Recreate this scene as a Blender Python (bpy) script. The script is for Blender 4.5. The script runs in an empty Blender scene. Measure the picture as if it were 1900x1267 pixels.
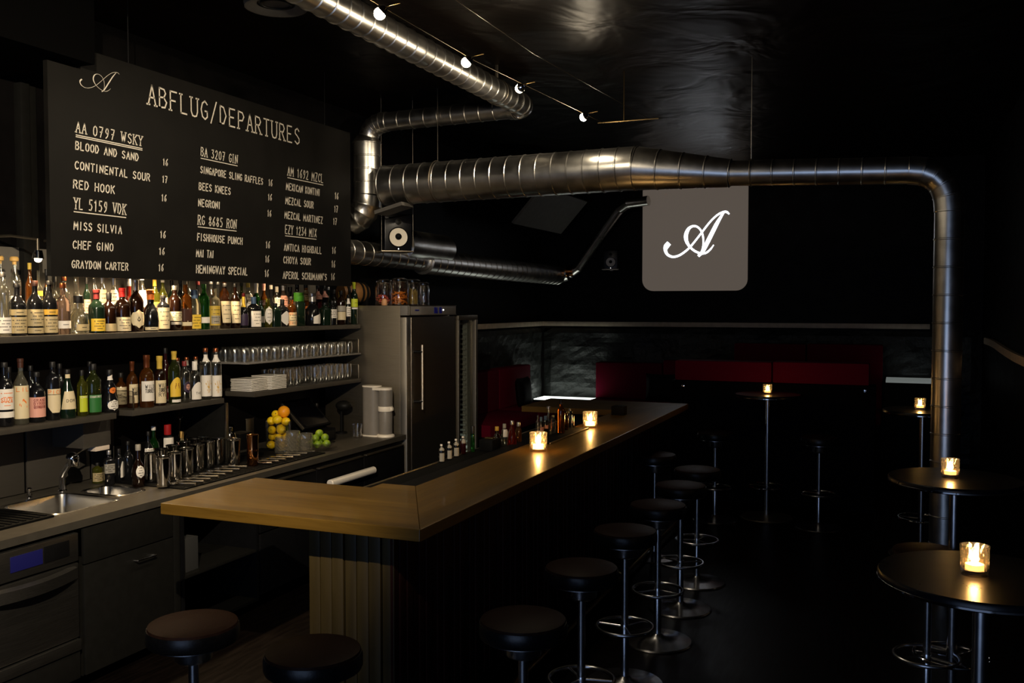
import bpy, bmesh, math, random
from mathutils import Vector, Matrix
random.seed(7)
sc = bpy.context.scene
COL = sc.collection
PI = math.pi

# ------------------------------------------------------------------ camera
FPX = 1736.0                      # focal length in pixels of the 1900 x 1267 frame
PITCH, YAW, EYE = math.radians(-2.2), math.radians(22.38), 2.0
cam_d = bpy.data.cameras.new('camera'); cam = bpy.data.objects.new('camera', cam_d); COL.objects.link(cam)
cam_d.sensor_width = 36.0; cam_d.lens = FPX / 1900 * 36; cam_d.clip_start = .05; cam_d.clip_end = 60
cam.location = (0, 0, EYE); cam.rotation_euler = (PI / 2 + PITCH, 0, YAW)
sc.camera = cam

# ------------------------------------------------------------------ world, view
w = bpy.data.worlds.new('world'); sc.world = w; w.use_nodes = True
w.node_tree.nodes['Background'].inputs[0].default_value = (0, 0, 0, 1)
w.node_tree.nodes['Background'].inputs[1].default_value = 0
sc.view_settings.view_transform = 'Standard'; sc.view_settings.look = 'None'
sc.view_settings.gamma = 1.0; sc.view_settings.exposure = 0.0
sc.view_settings.use_curve_mapping = False
sc.cycles.max_bounces = 8; sc.cycles.diffuse_bounces = 3; sc.cycles.glossy_bounces = 4
sc.cycles.transmission_bounces = 6; sc.cycles.transparent_max_bounces = 24
sc.cycles.caustics_reflective = False; sc.cycles.caustics_refractive = False
sc.cycles.use_denoising = True; sc.cycles.sample_clamp_indirect = 3.0
try: sc.cycles.denoiser = 'OPENIMAGEDENOISE'
except Exception: pass

# ------------------------------------------------------------------ light levels (used by the lamps' builders)
WARM = (1.0, .72, .40); HALO = (1.0, .84, .61); CANDLE = (1.0, .55, .18); COOL = (.45, .62, 1.0)
P_TRACK = 26.0; P_SPILL = 6.0; P_SHELF = 20.0; P_CANDLE = .40; P_KEY = 760.0; P_DAY = 42.0

def light(name, kind, loc, energy, color, size=.03, target=None, spot=None, blend=.5, parent=None, sx=None, sy=None):
    d = bpy.data.lights.new(name, kind); d.energy = energy; d.color = color
    if kind == 'AREA':
        d.shape = 'RECTANGLE'; d.size = sx; d.size_y = sy
    else: d.shadow_soft_size = size
    if kind == 'SPOT': d.spot_size = math.radians(spot); d.spot_blend = blend
    o = bpy.data.objects.new(name, d); COL.objects.link(o)
    if parent: o.parent = parent
    o.location = loc
    if target is not None:
        src = Vector(loc) + (parent.location if parent else Vector())
        o.rotation_euler = (Vector(target) - src).to_track_quat('-Z', 'Y').to_euler()
    return o

# cool weak daylight inferred from the blue glints, its opening unseen behind the camera
light('unseen_daylight', 'AREA', (-.9, -2.5, 1.06), P_DAY, COOL, target=(-.9, 6, 1.06), sx=3.4, sy=2.05)

# ------------------------------------------------------------------ pixel -> point on a plane of the room
_cp, _sp, _cy, _sy = math.cos(PITCH), math.sin(PITCH), math.cos(YAW), math.sin(YAW)
_fw = Vector((-_sy * _cp, _cy * _cp, _sp)); _rt = Vector((_cy, _sy, 0)); _up = _rt.cross(_fw)
CAMP = Vector((0, 0, EYE))
def ray(x, y): return _rt * ((x - 950) / FPX) - _up * ((y - 633.5) / FPX) + _fw
def on_z(x, y, z): d = ray(x, y); return CAMP + d * ((z - EYE) / d.z)
def on_x(x, y, X): d = ray(x, y); return CAMP + d * (X / d.x)
def on_y(x, y, Y): d = ray(x, y); return CAMP + d * (Y / d.y)
def depth(p): return (Vector(p) - CAMP).dot(_fw)

# ------------------------------------------------------------------ mesh builder
class MB:
    def __init__(s): s.v = []; s.f = []; s.m = []; s.mi = 0
    def add(s, vs, fs):
        o = len(s.v); s.v += [tuple(p) for p in vs]
        for f in fs: s.f.append([o + i for i in f]); s.m.append(s.mi)
        return s
    def mat(s, i): s.mi = i; return s
    def box(s, x0, x1, y0, y1, z0, z1):
        v = [(x, y, z) for z in (z0, z1) for y in (y0, y1) for x in (x0, x1)]
        return s.add(v, [(0, 2, 3, 1), (4, 5, 7, 6), (0, 1, 5, 4), (2, 6, 7, 3), (0, 4, 6, 2), (1, 3, 7, 5)])
    def bbox(s, x0, x1, y0, y1, z0, z1, b=.004):           # box with chamfered edges
        bm = bmesh.new(); bmesh.ops.create_cube(bm, size=1)
        for v in bm.verts:
            v.co = Vector(((x0 + x1) / 2 + v.co.x * (x1 - x0), (y0 + y1) / 2 + v.co.y * (y1 - y0), (z0 + z1) / 2 + v.co.z * (z1 - z0)))
        bmesh.ops.bevel(bm, geom=bm.edges[:], offset=min(b, (x1 - x0) * .45, (y1 - y0) * .45, (z1 - z0) * .45), segments=2, profile=.6, affect='EDGES')
        bm.verts.index_update(); s.add([v.co for v in bm.verts], [[v.index for v in f.verts] for f in bm.faces]); bm.free(); return s
    def lathe(s, prof, c=(0, 0, 0), n=24, power=2.0, sx=1.0, sy=1.0, axis='z', cap=True):
        rows = []; vs = []
        for r, z in prof:
            row = []
            for k in range(n):
                a = 2 * PI * k / n; ca, sa = math.cos(a), math.sin(a)
                q = (abs(ca) ** power + abs(sa) ** power) ** (-1 / power)
                x, y = r * q * ca * sx, r * q * sa * sy
                p = {'z': (x, y, z), 'x': (z, x, y), 'y': (y, z, x)}[axis]
                row.append(len(vs)); vs.append((p[0] + c[0], p[1] + c[1], p[2] + c[2]))
            rows.append(row)
        fs = []
        for a, b in zip(rows, rows[1:]):
            for k in range(n): fs.append((a[k], a[(k + 1) % n], b[(k + 1) % n], b[k]))
        if cap:
            if prof[0][0] > 1e-6: fs.append(tuple(reversed(rows[0])))
            if prof[-1][0] > 1e-6: fs.append(tuple(rows[-1]))
        return s.add(vs, fs)
    def tube(s, path, r, n=16, cap=True, radii=None):
        path = [Vector(p) for p in path]; rows = []; vs = []
        t0 = (path[1] - path[0]).normalized()
        u = t0.orthogonal().normalized()
        for i, p in enumerate(path):
            if i == 0: t = path[1] - path[0]
            elif i == len(path) - 1: t = path[-1] - path[-2]
            else: t = (path[i + 1] - p).normalized() + (p - path[i - 1]).normalized()
            t = t.normalized(); u = (u - t * u.dot(t)).normalized(); v = t.cross(u)
            rr = radii[i] if radii else r; row = []
            for k in range(n):
                a = 2 * PI * k / n; row.append(len(vs)); vs.append(p + (u * math.cos(a) + v * math.sin(a)) * rr)
            rows.append(row)
        fs = []
        for a, b in zip(rows, rows[1:]):
            for k in range(n): fs.append((a[k], a[(k + 1) % n], b[(k + 1) % n], b[k]))
        if cap: fs.append(tuple(reversed(rows[0]))); fs.append(tuple(rows[-1]))
        return s.add(vs, fs)
    def ring(s, c, R, r, n=40, m=8, axis='z', arc=(0, 2 * PI)):
        full = abs(arc[1] - arc[0] - 2 * PI) < 1e-6; vs = []; rows = []
        for k in range(n + (0 if full else 1)):
            a = arc[0] + (arc[1] - arc[0]) * k / n; row = []
            for j in range(m):
                b = 2 * PI * j / m; rr = R + r * math.cos(b); z = r * math.sin(b)
                p = (rr * math.cos(a), rr * math.sin(a), z)
                if axis == 'x': p = (p[2], p[0], p[1])
                if axis == 'y': p = (p[1], p[2], p[0])
                row.append(len(vs)); vs.append((p[0] + c[0], p[1] + c[1], p[2] + c[2]))
            rows.append(row)
        fs = []; N = len(rows)
        for i in range(N if full else N - 1):
            a, b = rows[i], rows[(i + 1) % N]
            for j in range(m): fs.append((a[j], b[j], b[(j + 1) % m], a[(j + 1) % m]))
        return s.add(vs, fs)
    def prism(s, poly, z0, z1):
        n = len(poly); v = [(x, y, z0) for x, y in poly] + [(x, y, z1) for x, y in poly]
        return s.add(v, [tuple(reversed(range(n))), tuple(range(n, 2 * n))] + [(i, (i + 1) % n, n + (i + 1) % n, n + i) for i in range(n)])
    def quad(s, a, b, c, d): return s.add([a, b, c, d], [(0, 1, 2, 3)])
    def ball(s, c, r, n=16, m=10, sx=1, sy=1, sz=1):
        prof = [(max(1e-7, r * math.sin(PI * i / m)), -r * math.cos(PI * i / m) * sz) for i in range(m + 1)]
        return s.lathe(prof, c, n, sx=sx, sy=sy, cap=False)
    def xf(s, M, start=0):
        for i in range(start, len(s.v)): s.v[i] = tuple(M @ Vector(s.v[i]))
        return s
    def mesh(s, name, mats, smooth=35):
        me = bpy.data.meshes.new(name); me.from_pydata(s.v, [], s.f)
        for m in (mats if isinstance(mats, (list, tuple)) else [mats]): me.materials.append(m)
        if any(s.m): me.polygons.foreach_set('material_index', s.m)
        bm = bmesh.new(); bm.from_mesh(me); bmesh.ops.remove_doubles(bm, verts=bm.verts, dist=1e-6)
        bmesh.ops.recalc_face_normals(bm, faces=bm.faces); bm.to_mesh(me); bm.free()
        if smooth: me.shade_smooth(); me.set_sharp_from_angle(angle=math.radians(smooth))
        return me
    def build(s, name, mats, parent=None, smooth=35):
        o = bpy.data.objects.new(name, s.mesh(name, mats, smooth)); COL.objects.link(o)
        if parent: o.parent = parent
        return o
    def flat(s, name, mats, parent=None):                  # keeps face winding and coplanar pieces as made
        me = bpy.data.meshes.new(name); me.from_pydata(s.v, [], s.f)
        for m in (mats if isinstance(mats, (list, tuple)) else [mats]): me.materials.append(m)
        if any(s.m): me.polygons.foreach_set('material_index', s.m)
        o = bpy.data.objects.new(name, me); COL.objects.link(o)
        if parent: o.parent = parent
        return o

def thing(name, label, cat, loc=(0, 0, 0), rz=0, group=None):
    o = bpy.data.objects.new(name, None); COL.objects.link(o); o.empty_display_size = .05
    o.location = loc; o.rotation_euler = (0, 0, rz)
    return tag(o, label, cat, group)
def tag(o, label, cat, group=None):
    o['label'] = label; o['category'] = cat
    if group: o['group'] = group
    return o
def struct(o, label=None):
    o['kind'] = 'structure'
    if label: o['label'] = label
    return o
def lab(o, text): o['label'] = text; return o
def dup(root, loc, rz=None, label=None, group=None):       # a thing with its parts and sub-parts, meshes shared
    r = root.copy(); COL.objects.link(r); r.location = loc
    if rz is not None: r.rotation_euler = (0, 0, rz)
    if label: r['label'] = label
    if group: r['group'] = group
    for ch in list(root.children):
        c = ch.copy(); COL.objects.link(c); c.parent = r
        for g in list(ch.children):
            d = g.copy(); COL.objects.link(d); d.parent = c
    return r

# ------------------------------------------------------------------ materials
def mat(name, color, rough=.5, metal=0.0, coat=0.0, trans=0.0, ior=1.45, emit=None, estr=0.0, alpha=None, spec=.5):
    m = bpy.data.materials.new(name); m.use_nodes = True; b = m.node_tree.nodes['Principled BSDF']
    b.inputs['Base Color'].default_value = (*color, 1); b.inputs['Roughness'].default_value = rough
    b.inputs['Metallic'].default_value = metal; b.inputs['Coat Weight'].default_value = coat
    b.inputs['Coat Roughness'].default_value = .06
    b.inputs['Transmission Weight'].default_value = trans; b.inputs['IOR'].default_value = ior
    b.inputs['Specular IOR Level'].default_value = spec
    if emit: b.inputs['Emission Color'].default_value = (*emit, 1); b.inputs['Emission Strength'].default_value = estr
    return m
def nodes(m): return m.node_tree.nodes, m.node_tree.links, m.node_tree.nodes['Principled BSDF']
def noisy(m, scale, amount, rough=None, bump=0.0, stretch=(1, 1, 1), detail=5, dist=.002, c2=None):
    """procedural variation of colour and roughness and a bump, from object-space noise"""
    N, L, b = nodes(m)
    tc = N.new('ShaderNodeTexCoord'); mp = N.new('ShaderNodeMapping'); mp.inputs['Scale'].default_value = stretch
    nz = N.new('ShaderNodeTexNoise'); nz.inputs['Scale'].default_value = scale; nz.inputs['Detail'].default_value = detail
    L.new(tc.outputs['Object'], mp.inputs[0]); L.new(mp.outputs[0], nz.inputs['Vector'])
    c = b.inputs['Base Color'].default_value[:3]
    rp = N.new('ShaderNodeValToRGB')
    lo = tuple(x * (1 - amount) for x in c); hi = c2 or tuple(min(1, x * (1 + amount)) for x in c)
    rp.color_ramp.elements[0].color = (*lo, 1); rp.color_ramp.elements[1].color = (*hi, 1)
    rp.color_ramp.elements[0].position = .3; rp.color_ramp.elements[1].position = .7
    L.new(nz.outputs['Fac'], rp.inputs[0]); L.new(rp.outputs[0], b.inputs['Base Color'])
    if rough:
        mr = N.new('ShaderNodeMapRange'); mr.inputs['To Min'].default_value = rough[0]; mr.inputs['To Max'].default_value = rough[1]
        L.new(nz.outputs['Fac'], mr.inputs[0]); L.new(mr.outputs[0], b.inputs['Roughness'])
    if bump:
        bp = N.new('ShaderNodeBump'); bp.inputs['Strength'].default_value = bump; bp.inputs['Distance'].default_value = dist
        L.new(nz.outputs['Fac'], bp.inputs['Height']); L.new(bp.outputs[0], b.inputs['Normal'])
    return m
def wood(name, c1, c2, rough, coat, stretch):
    m = mat(name, c1, rough, coat=coat); N, L, b = nodes(m)
    tc = N.new('ShaderNodeTexCoord'); mp = N.new('ShaderNodeMapping'); mp.inputs['Scale'].default_value = stretch
    a = N.new('ShaderNodeTexNoise'); a.inputs['Scale'].default_value = 5; a.inputs['Detail'].default_value = 9; a.inputs['Roughness'].default_value = .62
    a.inputs['Distortion'].default_value = .6
    rp = N.new('ShaderNodeValToRGB'); rp.color_ramp.elements[0].position = .36; rp.color_ramp.elements[1].position = .62
    rp.color_ramp.elements[0].color = (*c2, 1); rp.color_ramp.elements[1].color = (*c1, 1)
    L.new(tc.outputs['Object'], mp.inputs[0]); L.new(mp.outputs[0], a.inputs['Vector']); L.new(a.outputs['Fac'], rp.inputs[0])
    # staves: long boards of slightly different tone
    br = N.new('ShaderNodeTexWhiteNoise'); br.noise_dimensions = '1D'
    sp = N.new('ShaderNodeSeparateXYZ'); L.new(tc.outputs['Object'], sp.inputs[0])
    ml = N.new('ShaderNodeMath'); ml.operation = 'MULTIPLY'; ml.inputs[1].default_value = 11.0
    fl = N.new('ShaderNodeMath'); fl.operation = 'FLOOR'
    L.new(sp.outputs['X' if stretch[0] > stretch[1] else 'Y'], ml.inputs[0]); L.new(ml.outputs[0], fl.inputs[0]); L.new(fl.outputs[0], br.inputs['W'])
    mr = N.new('ShaderNodeMapRange'); mr.inputs['To Min'].default_value = .72; mr.inputs['To Max'].default_value = 1.12; L.new(br.outputs['Value'], mr.inputs[0])
    mx = N.new('ShaderNodeMix'); mx.data_type = 'RGBA'; mx.blend_type = 'MULTIPLY'; mx.inputs[0].default_value = 1
    L.new(rp.outputs[0], mx.inputs[6]); L.new(mr.outputs[0], mx.inputs[7]); L.new(mx.outputs[2], b.inputs['Base Color'])
    bp = N.new('ShaderNodeBump'); bp.inputs['Strength'].default_value = .12; bp.inputs['Distance'].default_value = .001
    L.new(a.outputs['Fac'], bp.inputs['Height']); L.new(bp.outputs[0], b.inputs['Normal'])
    return m
def thin_glass(name, tint=(1, 1, 1), gloss=1.0, rough=.03, haze=0.0, top=.8, low=.07):
    """thin-walled glass: clear through the middle, shining towards the rim (Fresnel)"""
    m = bpy.data.materials.new(name); m.use_nodes = True; N, L = m.node_tree.nodes, m.node_tree.links
    N.remove(N['Principled BSDF']); out = N['Material Output']
    tr = N.new('ShaderNodeBsdfTransparent'); tr.inputs[0].default_value = (*tint, 1)
    gl = N.new('ShaderNodeBsdfGlossy'); gl.inputs['Roughness'].default_value = rough; gl.inputs[0].default_value = (gloss, gloss, gloss, 1)
    lw = N.new('ShaderNodeLayerWeight'); lw.inputs['Blend'].default_value = .35
    mr = N.new('ShaderNodeMapRange'); mr.inputs['To Min'].default_value = low; mr.inputs['To Max'].default_value = top
    mx = N.new('ShaderNodeMixShader')
    L.new(lw.outputs['Facing'], mr.inputs[0]); L.new(mr.outputs[0], mx.inputs[0]); L.new(tr.outputs[0], mx.inputs[1]); L.new(gl.outputs[0], mx.inputs[2])
    if haze:                                             # a little light caught in the glass itself
        df = N.new('ShaderNodeBsdfDiffuse'); df.inputs[0].default_value = (.8, .78, .7, 1)
        m2 = N.new('ShaderNodeMixShader'); m2.inputs[0].default_value = haze
        L.new(mx.outputs[0], m2.inputs[1]); L.new(df.outputs[0], m2.inputs[2]); L.new(m2.outputs[0], out.inputs[0])
    else: L.new(mx.outputs[0], out.inputs[0])
    return m

M = {}
M['black_paint'] = noisy(mat('black_paint', (.0035, .003, .003), .65, spec=.12), 6, .3, (.45, .65), .05)
M['rough_stone'] = noisy(mat('rough_black_stone', (.015, .017, .0155), .65), 9, .4, (.45, .7), 1.0, detail=9, dist=.03)
M['black_gloss_ceiling'] = mat('black_gloss_ceiling', (.006, .004, .003), .38, spec=.07)
M['black_gloss_ceiling'].node_tree.nodes['Principled BSDF'].inputs['Specular Tint'].default_value = (1, .72, .48, 1)
N_, L_, B_ = nodes(M['black_gloss_ceiling'])
_tc = N_.new('ShaderNodeTexCoord'); _nz = N_.new('ShaderNodeTexNoise'); _nz.inputs['Scale'].default_value = 1.6; _nz.inputs['Detail'].default_value = 3
_nz.inputs['Distortion'].default_value = .8
_bp = N_.new('ShaderNodeBump'); _bp.inputs['Strength'].default_value = .35; _bp.inputs['Distance'].default_value = .12
L_.new(_tc.outputs['Object'], _nz.inputs['Vector']); L_.new(_nz.outputs['Fac'], _bp.inputs['Height']); L_.new(_bp.outputs[0], B_.inputs['Normal'])
M['floor'] = noisy(mat('dark_floor_boards', (.0042, .0026, .002), .42, spec=.16), 7, .5, (.3, .5), .1, stretch=(6, .7, 1))
M['galv'] = noisy(mat('galvanized_steel', (.62, .60, .56), .32, 1.0), 9, .16, (.24, .38), .02, stretch=(1, 1, 1))
M['steel'] = noisy(mat('brushed_stainless_steel', (.33, .285, .22), .40, 1.0), 60, .10, (.36, .48), .03, stretch=(.15, .15, 8))
M['sink_steel'] = noisy(mat('sink_stainless_steel', (.55, .53, .50), .22, 1.0), 3, .05, (.18, .24))
M['chrome'] = mat('polished_chrome', (.72, .72, .74), .07, 1.0)
M['tin'] = noisy(mat('shaker_tin_steel', (.62, .60, .57), .10, 1.0), 14, .06, (.07, .14))
M['dish_steel'] = noisy(mat('dark_brushed_steel', (.20, .19, .175), .42, 1.0), 60, .10, (.36, .48), .02, stretch=(8, .15, 8))
M['stool_steel'] = noisy(mat('satin_stool_steel', (.62, .62, .64), .24, 1.0), 30, .04, (.20, .28))
M['laid_steel'] = mat('satin_tool_steel', (.75, .70, .62), .22, 1.0)
M['copper'] = mat('polished_copper', (.62, .26, .09), .13, 1.0)
M['brass'] = mat('dull_brass', (.45, .30, .12), .3, 1.0)
M['oak_y'] = wood('oak_bar_top_lengthwise', (.200, .108, .017), (.140, .074, .010), .36, .12, (7, .45, 7))
M['oak_x'] = wood('oak_bar_top_crosswise', (.200, .108, .017), (.140, .074, .010), .36, .12, (.45, 7, 7))
M['slat'] = noisy(mat('varnished_slat_wood', (.050, .034, .010), .5), 4, .25, (.4, .6), .05, stretch=(6, 6, .5))
M['slat_dark'] = noisy(mat('dark_mahogany_slats', (.030, .009, .007), .6, spec=.08), 4, .3, (.35, .55), .05, stretch=(6, 6, .5))
M['laminate'] = noisy(mat('grey_brown_shelf_laminate', (.055, .048, .039), .5, spec=.25), 20, .08, (.45, .55), .02)
M['worktop'] = noisy(mat('grey_worktop_laminate', (.052, .046, .037), .42, spec=.3), 18, .10, (.36, .5), .02)
M['splash'] = noisy(mat('grey_steel_backsplash', (.060, .053, .044), .5, .0), 30, .06, (.45, .6), .02, stretch=(1, .2, 4))
M['cab_grey'] = noisy(mat('grey_cabinet_front', (.0088, .0085, .0076), .5, spec=.2), 25, .08, (.42, .55), .01)
M['matte_black'] = noisy(mat('matte_black', (.0035, .0035, .004), .6, spec=.15), 12, .2)
M['blue_black'] = noisy(mat('blue_black_lacquer', (.003, .0034, .0055), .3, spec=.35), 10, .2, (.24, .34))
M['black_rubber'] = noisy(mat('black_rubber', (.003, .003, .003), .75, spec=.1), 50, .3, bump=.3)
M['leather_black'] = noisy(mat('black_leather', (.004, .004, .0045), .38, spec=.35), 80, .2, (.26, .4), .2)
M['leather_brown'] = noisy(mat('brown_leather', (.018, .0085, .006), .65, spec=.04), 60, .18, (.36, .5), .25)
M['red_fabric'] = noisy(mat('crimson_upholstery', (.13, .0025, .017), .85, spec=.08), 120, .18, bump=.1)
M['board'] = noisy(mat('blackboard', (.0082, .0074, .0064), .6, spec=.12), 5, .18, (.45, .6))
M['chalk'] = noisy(mat('cream_sign_paint', (.78, .71, .60), .6), 30, .06)
M['bulb'] = mat('halogen_bulb', (1, .9, .7), .3, emit=(1.0, .84, .56), estr=40)
M['flame'] = mat('candle_flame', (1, .7, .3), .5, emit=(1.0, .60, .20), estr=160)
M['wax'] = mat('candle_wax', (.9, .75, .5), .5, emit=(1.0, .50, .14), estr=14.0)
M['projected_panel'] = mat('projection_glow_panel', (.06, .055, .05), .5, emit=(.42, .34, .275), estr=.21)  # emission stands in for projector light falling on the wall
M['projected_letter'] = mat('projection_glow_letter', (1, 1, 1), .5, emit=(.86, .92, 1.0), estr=4.5)  # bright letter of the projected image, also given as emission
M['led_diffuser'] = mat('opal_light_ledge', (.8, .8, .8), .4, emit=(.92, 1.0, .90), estr=2.2)
M['led_dim'] = mat('dim_opal_light_ledge', (.6, .6, .6), .4, emit=(.9, 1.0, .95), estr=.12)
M['blue_display'] = mat('blue_display', (.01, .01, .05), .2, emit=(.03, .03, .40), estr=.06)
M['white_led'] = mat('white_led', (1, 1, 1), .3, emit=(1, 1, 1), estr=3)
M['white_plastic'] = mat('warm_white_plastic', (.85, .79, .70), .4)
M['grey_plastic'] = noisy(mat('grey_plastic', (.20, .185, .17), .42), 20, .05)
M['ceramic'] = mat('white_ceramic', (.84, .79, .71), .3)
M['cone_white'] = mat('white_speaker_cone', (.90, .82, .68), .45)
M['deep_black'] = mat('deep_black_paint', (.0012, .0011, .0011), .8, spec=.04)
M['dark_panel'] = noisy(mat('dark_blue_panel', (.0016, .0018, .0030), .7, spec=.06), 10, .2)
M['panel_grey'] = noisy(mat('grey_sound_panel', (.10, .092, .08), .7), 12, .1)
M['glass'] = thin_glass('clear_glass')
M['glass_dim'] = thin_glass('tumbler_glass', (.95, .95, .94), 1.0, rough=.17, top=.34, low=.06)
M['glass_bottle'] = thin_glass('clear_bottle_glass', (.86, .86, .80), 1.0, rough=.13, haze=.006)
M['glass_door'] = thin_glass('fridge_glass_door', (.85, .87, .85), .35, top=.3)
M['acrylic'] = thin_glass('acrylic_guard', (.95, .95, .95), .5)
M['paper'] = noisy(mat('cream_paper', (.62, .52, .36), .7), 20, .08)
M['glass_body'] = mat('thick_clear_glass', (.97, .98, .97), .02, trans=1.0, ior=1.45)
def simple(key, c, r=.5, **k):
    if key not in M: M[key] = mat(key, c, r, **k)
    return M[key]
# ================================================================== the room
XL, XR, YB, YN, ZC = -4.72, .95, 12.55, -2.6, 3.8
def wall(name, x0, x1, y0, y1, z0, z1, m):
    return struct(MB().box(x0, x1, y0, y1, z0, z1).build(name, m, smooth=0))
wall('floor', XL - .2, XR + .2, YN - .2, YB + .2, -.15, 0, M['floor'])
wall('ceiling', XL - .2, XR + .2, YN - .2, YB + .2, ZC, ZC + .15, M['black_gloss_ceiling'])
wall('wall_left', XL - .2, XL, YN - .2, YB + .2, 0, ZC, M['black_paint'])
wall('wall_right', XR, XR + .2, YN - .2, YB + .2, 0, ZC, M['black_paint'])
wall('wall_near', XL, XR, YN - .2, YN, 0, ZC, M['black_paint'])
wall('wall_back', XL, XR, YB, YB + .2, 0, ZC, M['black_paint'])

def stone_patch(name, plane, a0, a1, z0, z1, m):
    """rough stone cladding, a real uneven sheet about 6 cm thick"""
    nx, nz = 46, 26; mb = MB(); vs = []
    for j in range(nz + 1):
        for i in range(nx + 1):
            a = a0 + (a1 - a0) * i / nx; z = z0 + (z1 - z0) * j / nz
            edge = 0 if (i in (0, nx) or j in (0, nz)) else 1
            d = edge * (.035 + .016 * random.random() + .012 * math.sin(a * 9 + z * 5) + .008 * math.sin(z * 23 + a * 3))
            vs.append((a, YB - d, z) if plane == 'back' else (XL + d, a, z))
    fs = [(j * (nx + 1) + i, j * (nx + 1) + i + 1, (j + 1) * (nx + 1) + i + 1, (j + 1) * (nx + 1) + i) for j in range(nz) for i in range(nx)]
    o = mb.add(vs, fs).build(name, m, smooth=0); return struct(o)
stone_patch('trim_1', 'back', XL + .05, XR, .02, 1.68, M['rough_stone'])
stone_patch('trim_2', 'left', 8.7, YB, .02, 1.68, M['rough_stone'])
M['rail_paint'] = noisy(mat('cream_rail_paint', (.55, .44, .32), .6), 12, .15)
struct(MB().bbox(XL, .37, YB - .05, YB, 1.712, 1.775, .006).build('trim_3', M['rail_paint']))
struct(MB().bbox(XL, XL + .05, 8.55, YB, 1.712, 1.775, .006).build('trim_4', M['rail_paint']))
M['back_panel'] = noisy(mat('grey_wall_panel', (.16, .145, .12), .6), 8, .08)
struct(MB().bbox(XL, XL + .02, 2.0, 6.96, 1.845, 2.335, .004).build('trim_9', M['back_panel']))
# curved rail along the right-hand wall
mb = MB(); pts = [(11.9, 1.60), (11.2, 1.605), (10.7, 1.60), (10.2, 1.585), (9.6, 1.57), (8.9, 1.56), (8.0, 1.56), (6.0, 1.56), (3.0, 1.56)]
poly = [(y, z + .035) for y, z in pts] + [(y, z - .035) for y, z in reversed(pts)]
st = len(mb.v); mb.prism(poly, 0, .035); mb.xf(Matrix(((0, 0, -1, XR), (1, 0, 0, 0), (0, 1, 0, 0), (0, 0, 0, 1))), st)
struct(mb.build('trim_5', M['rail_paint']))
# ceiling beam over the blackboard's corner, steel window profile on the left wall
struct(MB().box(XL, -3.98, 3.05, 3.82, 3.285, ZC).build('trim_6', M['deep_black'], smooth=0))
struct(MB().bbox(XL, XL + .06, 3.93, 3.99, 1.95, 3.28, .005).bbox(XL, XL + .03, 3.99, 4.06, 1.95, 3.28, .005).build('trim_7', M['cab_grey']))
struct(MB().bbox(XL, XL + .05, 3.62, 3.66, 2.32, 2.85, .005).build('trim_8', M['cab_grey']))

# ================================================================== pipes
def arc(p0, corner, p1, n=6):
    """points of a round elbow from p0 round corner to p1"""
    p0, c, p1 = Vector(p0), Vector(corner), Vector(p1)
    return [p0.lerp(c, t).lerp(c.lerp(p1, t), t) for t in [i / n for i in range(n + 1)]]
def duct_run(mb, path, r, pitch, ridge=.004, r1=None, n=28):
    """spiral duct: straight runs get a raised seam every pitch metres"""
    path = [Vector(p) for p in path]; P, R = [], []
    total = sum((b - a).length for a, b in zip(path, path[1:])); done = 0
    for a, b in zip(path, path[1:]):
        ln = (b - a).length; k = max(1, round(ln / pitch)); 
        for i in range(k):
            for t, e in ((i / k, ridge), (i / k + .006 / ln, ridge), (i / k + .010 / ln, 0), ((i + 1) / k - .004 / ln, 0)):
                P.append(a.lerp(b, min(1, t))); f = (done + ln * t) / total
                R.append((r if r1 is None else r + (r1 - r) * f) + e)
        done += ln
    P.append(path[-1]); R.append((r if r1 is None else r1) + ridge)
    return mb.tube(P, r, n, radii=R)
def gored(mb, pts, r, n=28):
    P, R = [], []
    for i, p in enumerate(pts):
        p = Vector(p)
        if 0 < i < len(pts) - 1:
            d = (Vector(pts[i + 1]) - Vector(pts[i - 1])).normalized()
            for t, e in ((-.008, 0), (-.005, .004), (.005, .004), (.008, 0)): P.append(p + d * t); R.append(r + e)
        else: P.append(p); R.append(r)
    return mb.tube(P, r, n, radii=R)

# ceiling duct: along the room, elbow, across, down the wall, into the wall behind the blackboard
t = thing('ceiling_duct', 'slim galvanized spiral duct under the ceiling, ending in a drop beside the blackboard', 'duct', (-2.80, 7.1, 3.6))
z = 0
duct_run(MB(), [(0, -8.5, z), (0, -.14, z)], .088, .125, .006).build('lengthwise_duct', M['galv'], t)
gored(MB(), arc((0, -.14, z), (0, 0, z), (-.14, 0, z)), .088).build('elbow', M['galv'], t)
duct_run(MB(), [(-.14, 0, z), (-1.28, 0, -.02)], .080, .125).build('cross_duct', M['galv'], t)
gored(MB(), arc((-1.28, 0, -.02), (-1.47, 0, -.02), (-1.47, 0, -.17)), .086).build('elbow', M['galv'], t)
MB().lathe([(.088, -.13), (.128, -.19), (.128, -.20)], (-1.49, 0, 0), 28, cap=False).build('reducer', M['galv'], t)
duct_run(MB(), [(-1.49, 0, -.19), (-1.49, 0, -.64)], .126, .105).build('drop_duct', M['galv'], t)
gored(MB(), arc((-1.49, 0, -.64), (-1.49, 0, -.84), (-1.72, 0, -.86), 5) + [Vector((-1.91, 0, -.86))], .130).build('elbow', M['galv'], t)
lab(MB().ring((0, -.6, 0), .094, .004, axis='y').bbox(-.012, .012, -.605, -.595, .09, .20, .002).build('duct_strap', M['steel'], t), 'thin steel strap')

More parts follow.
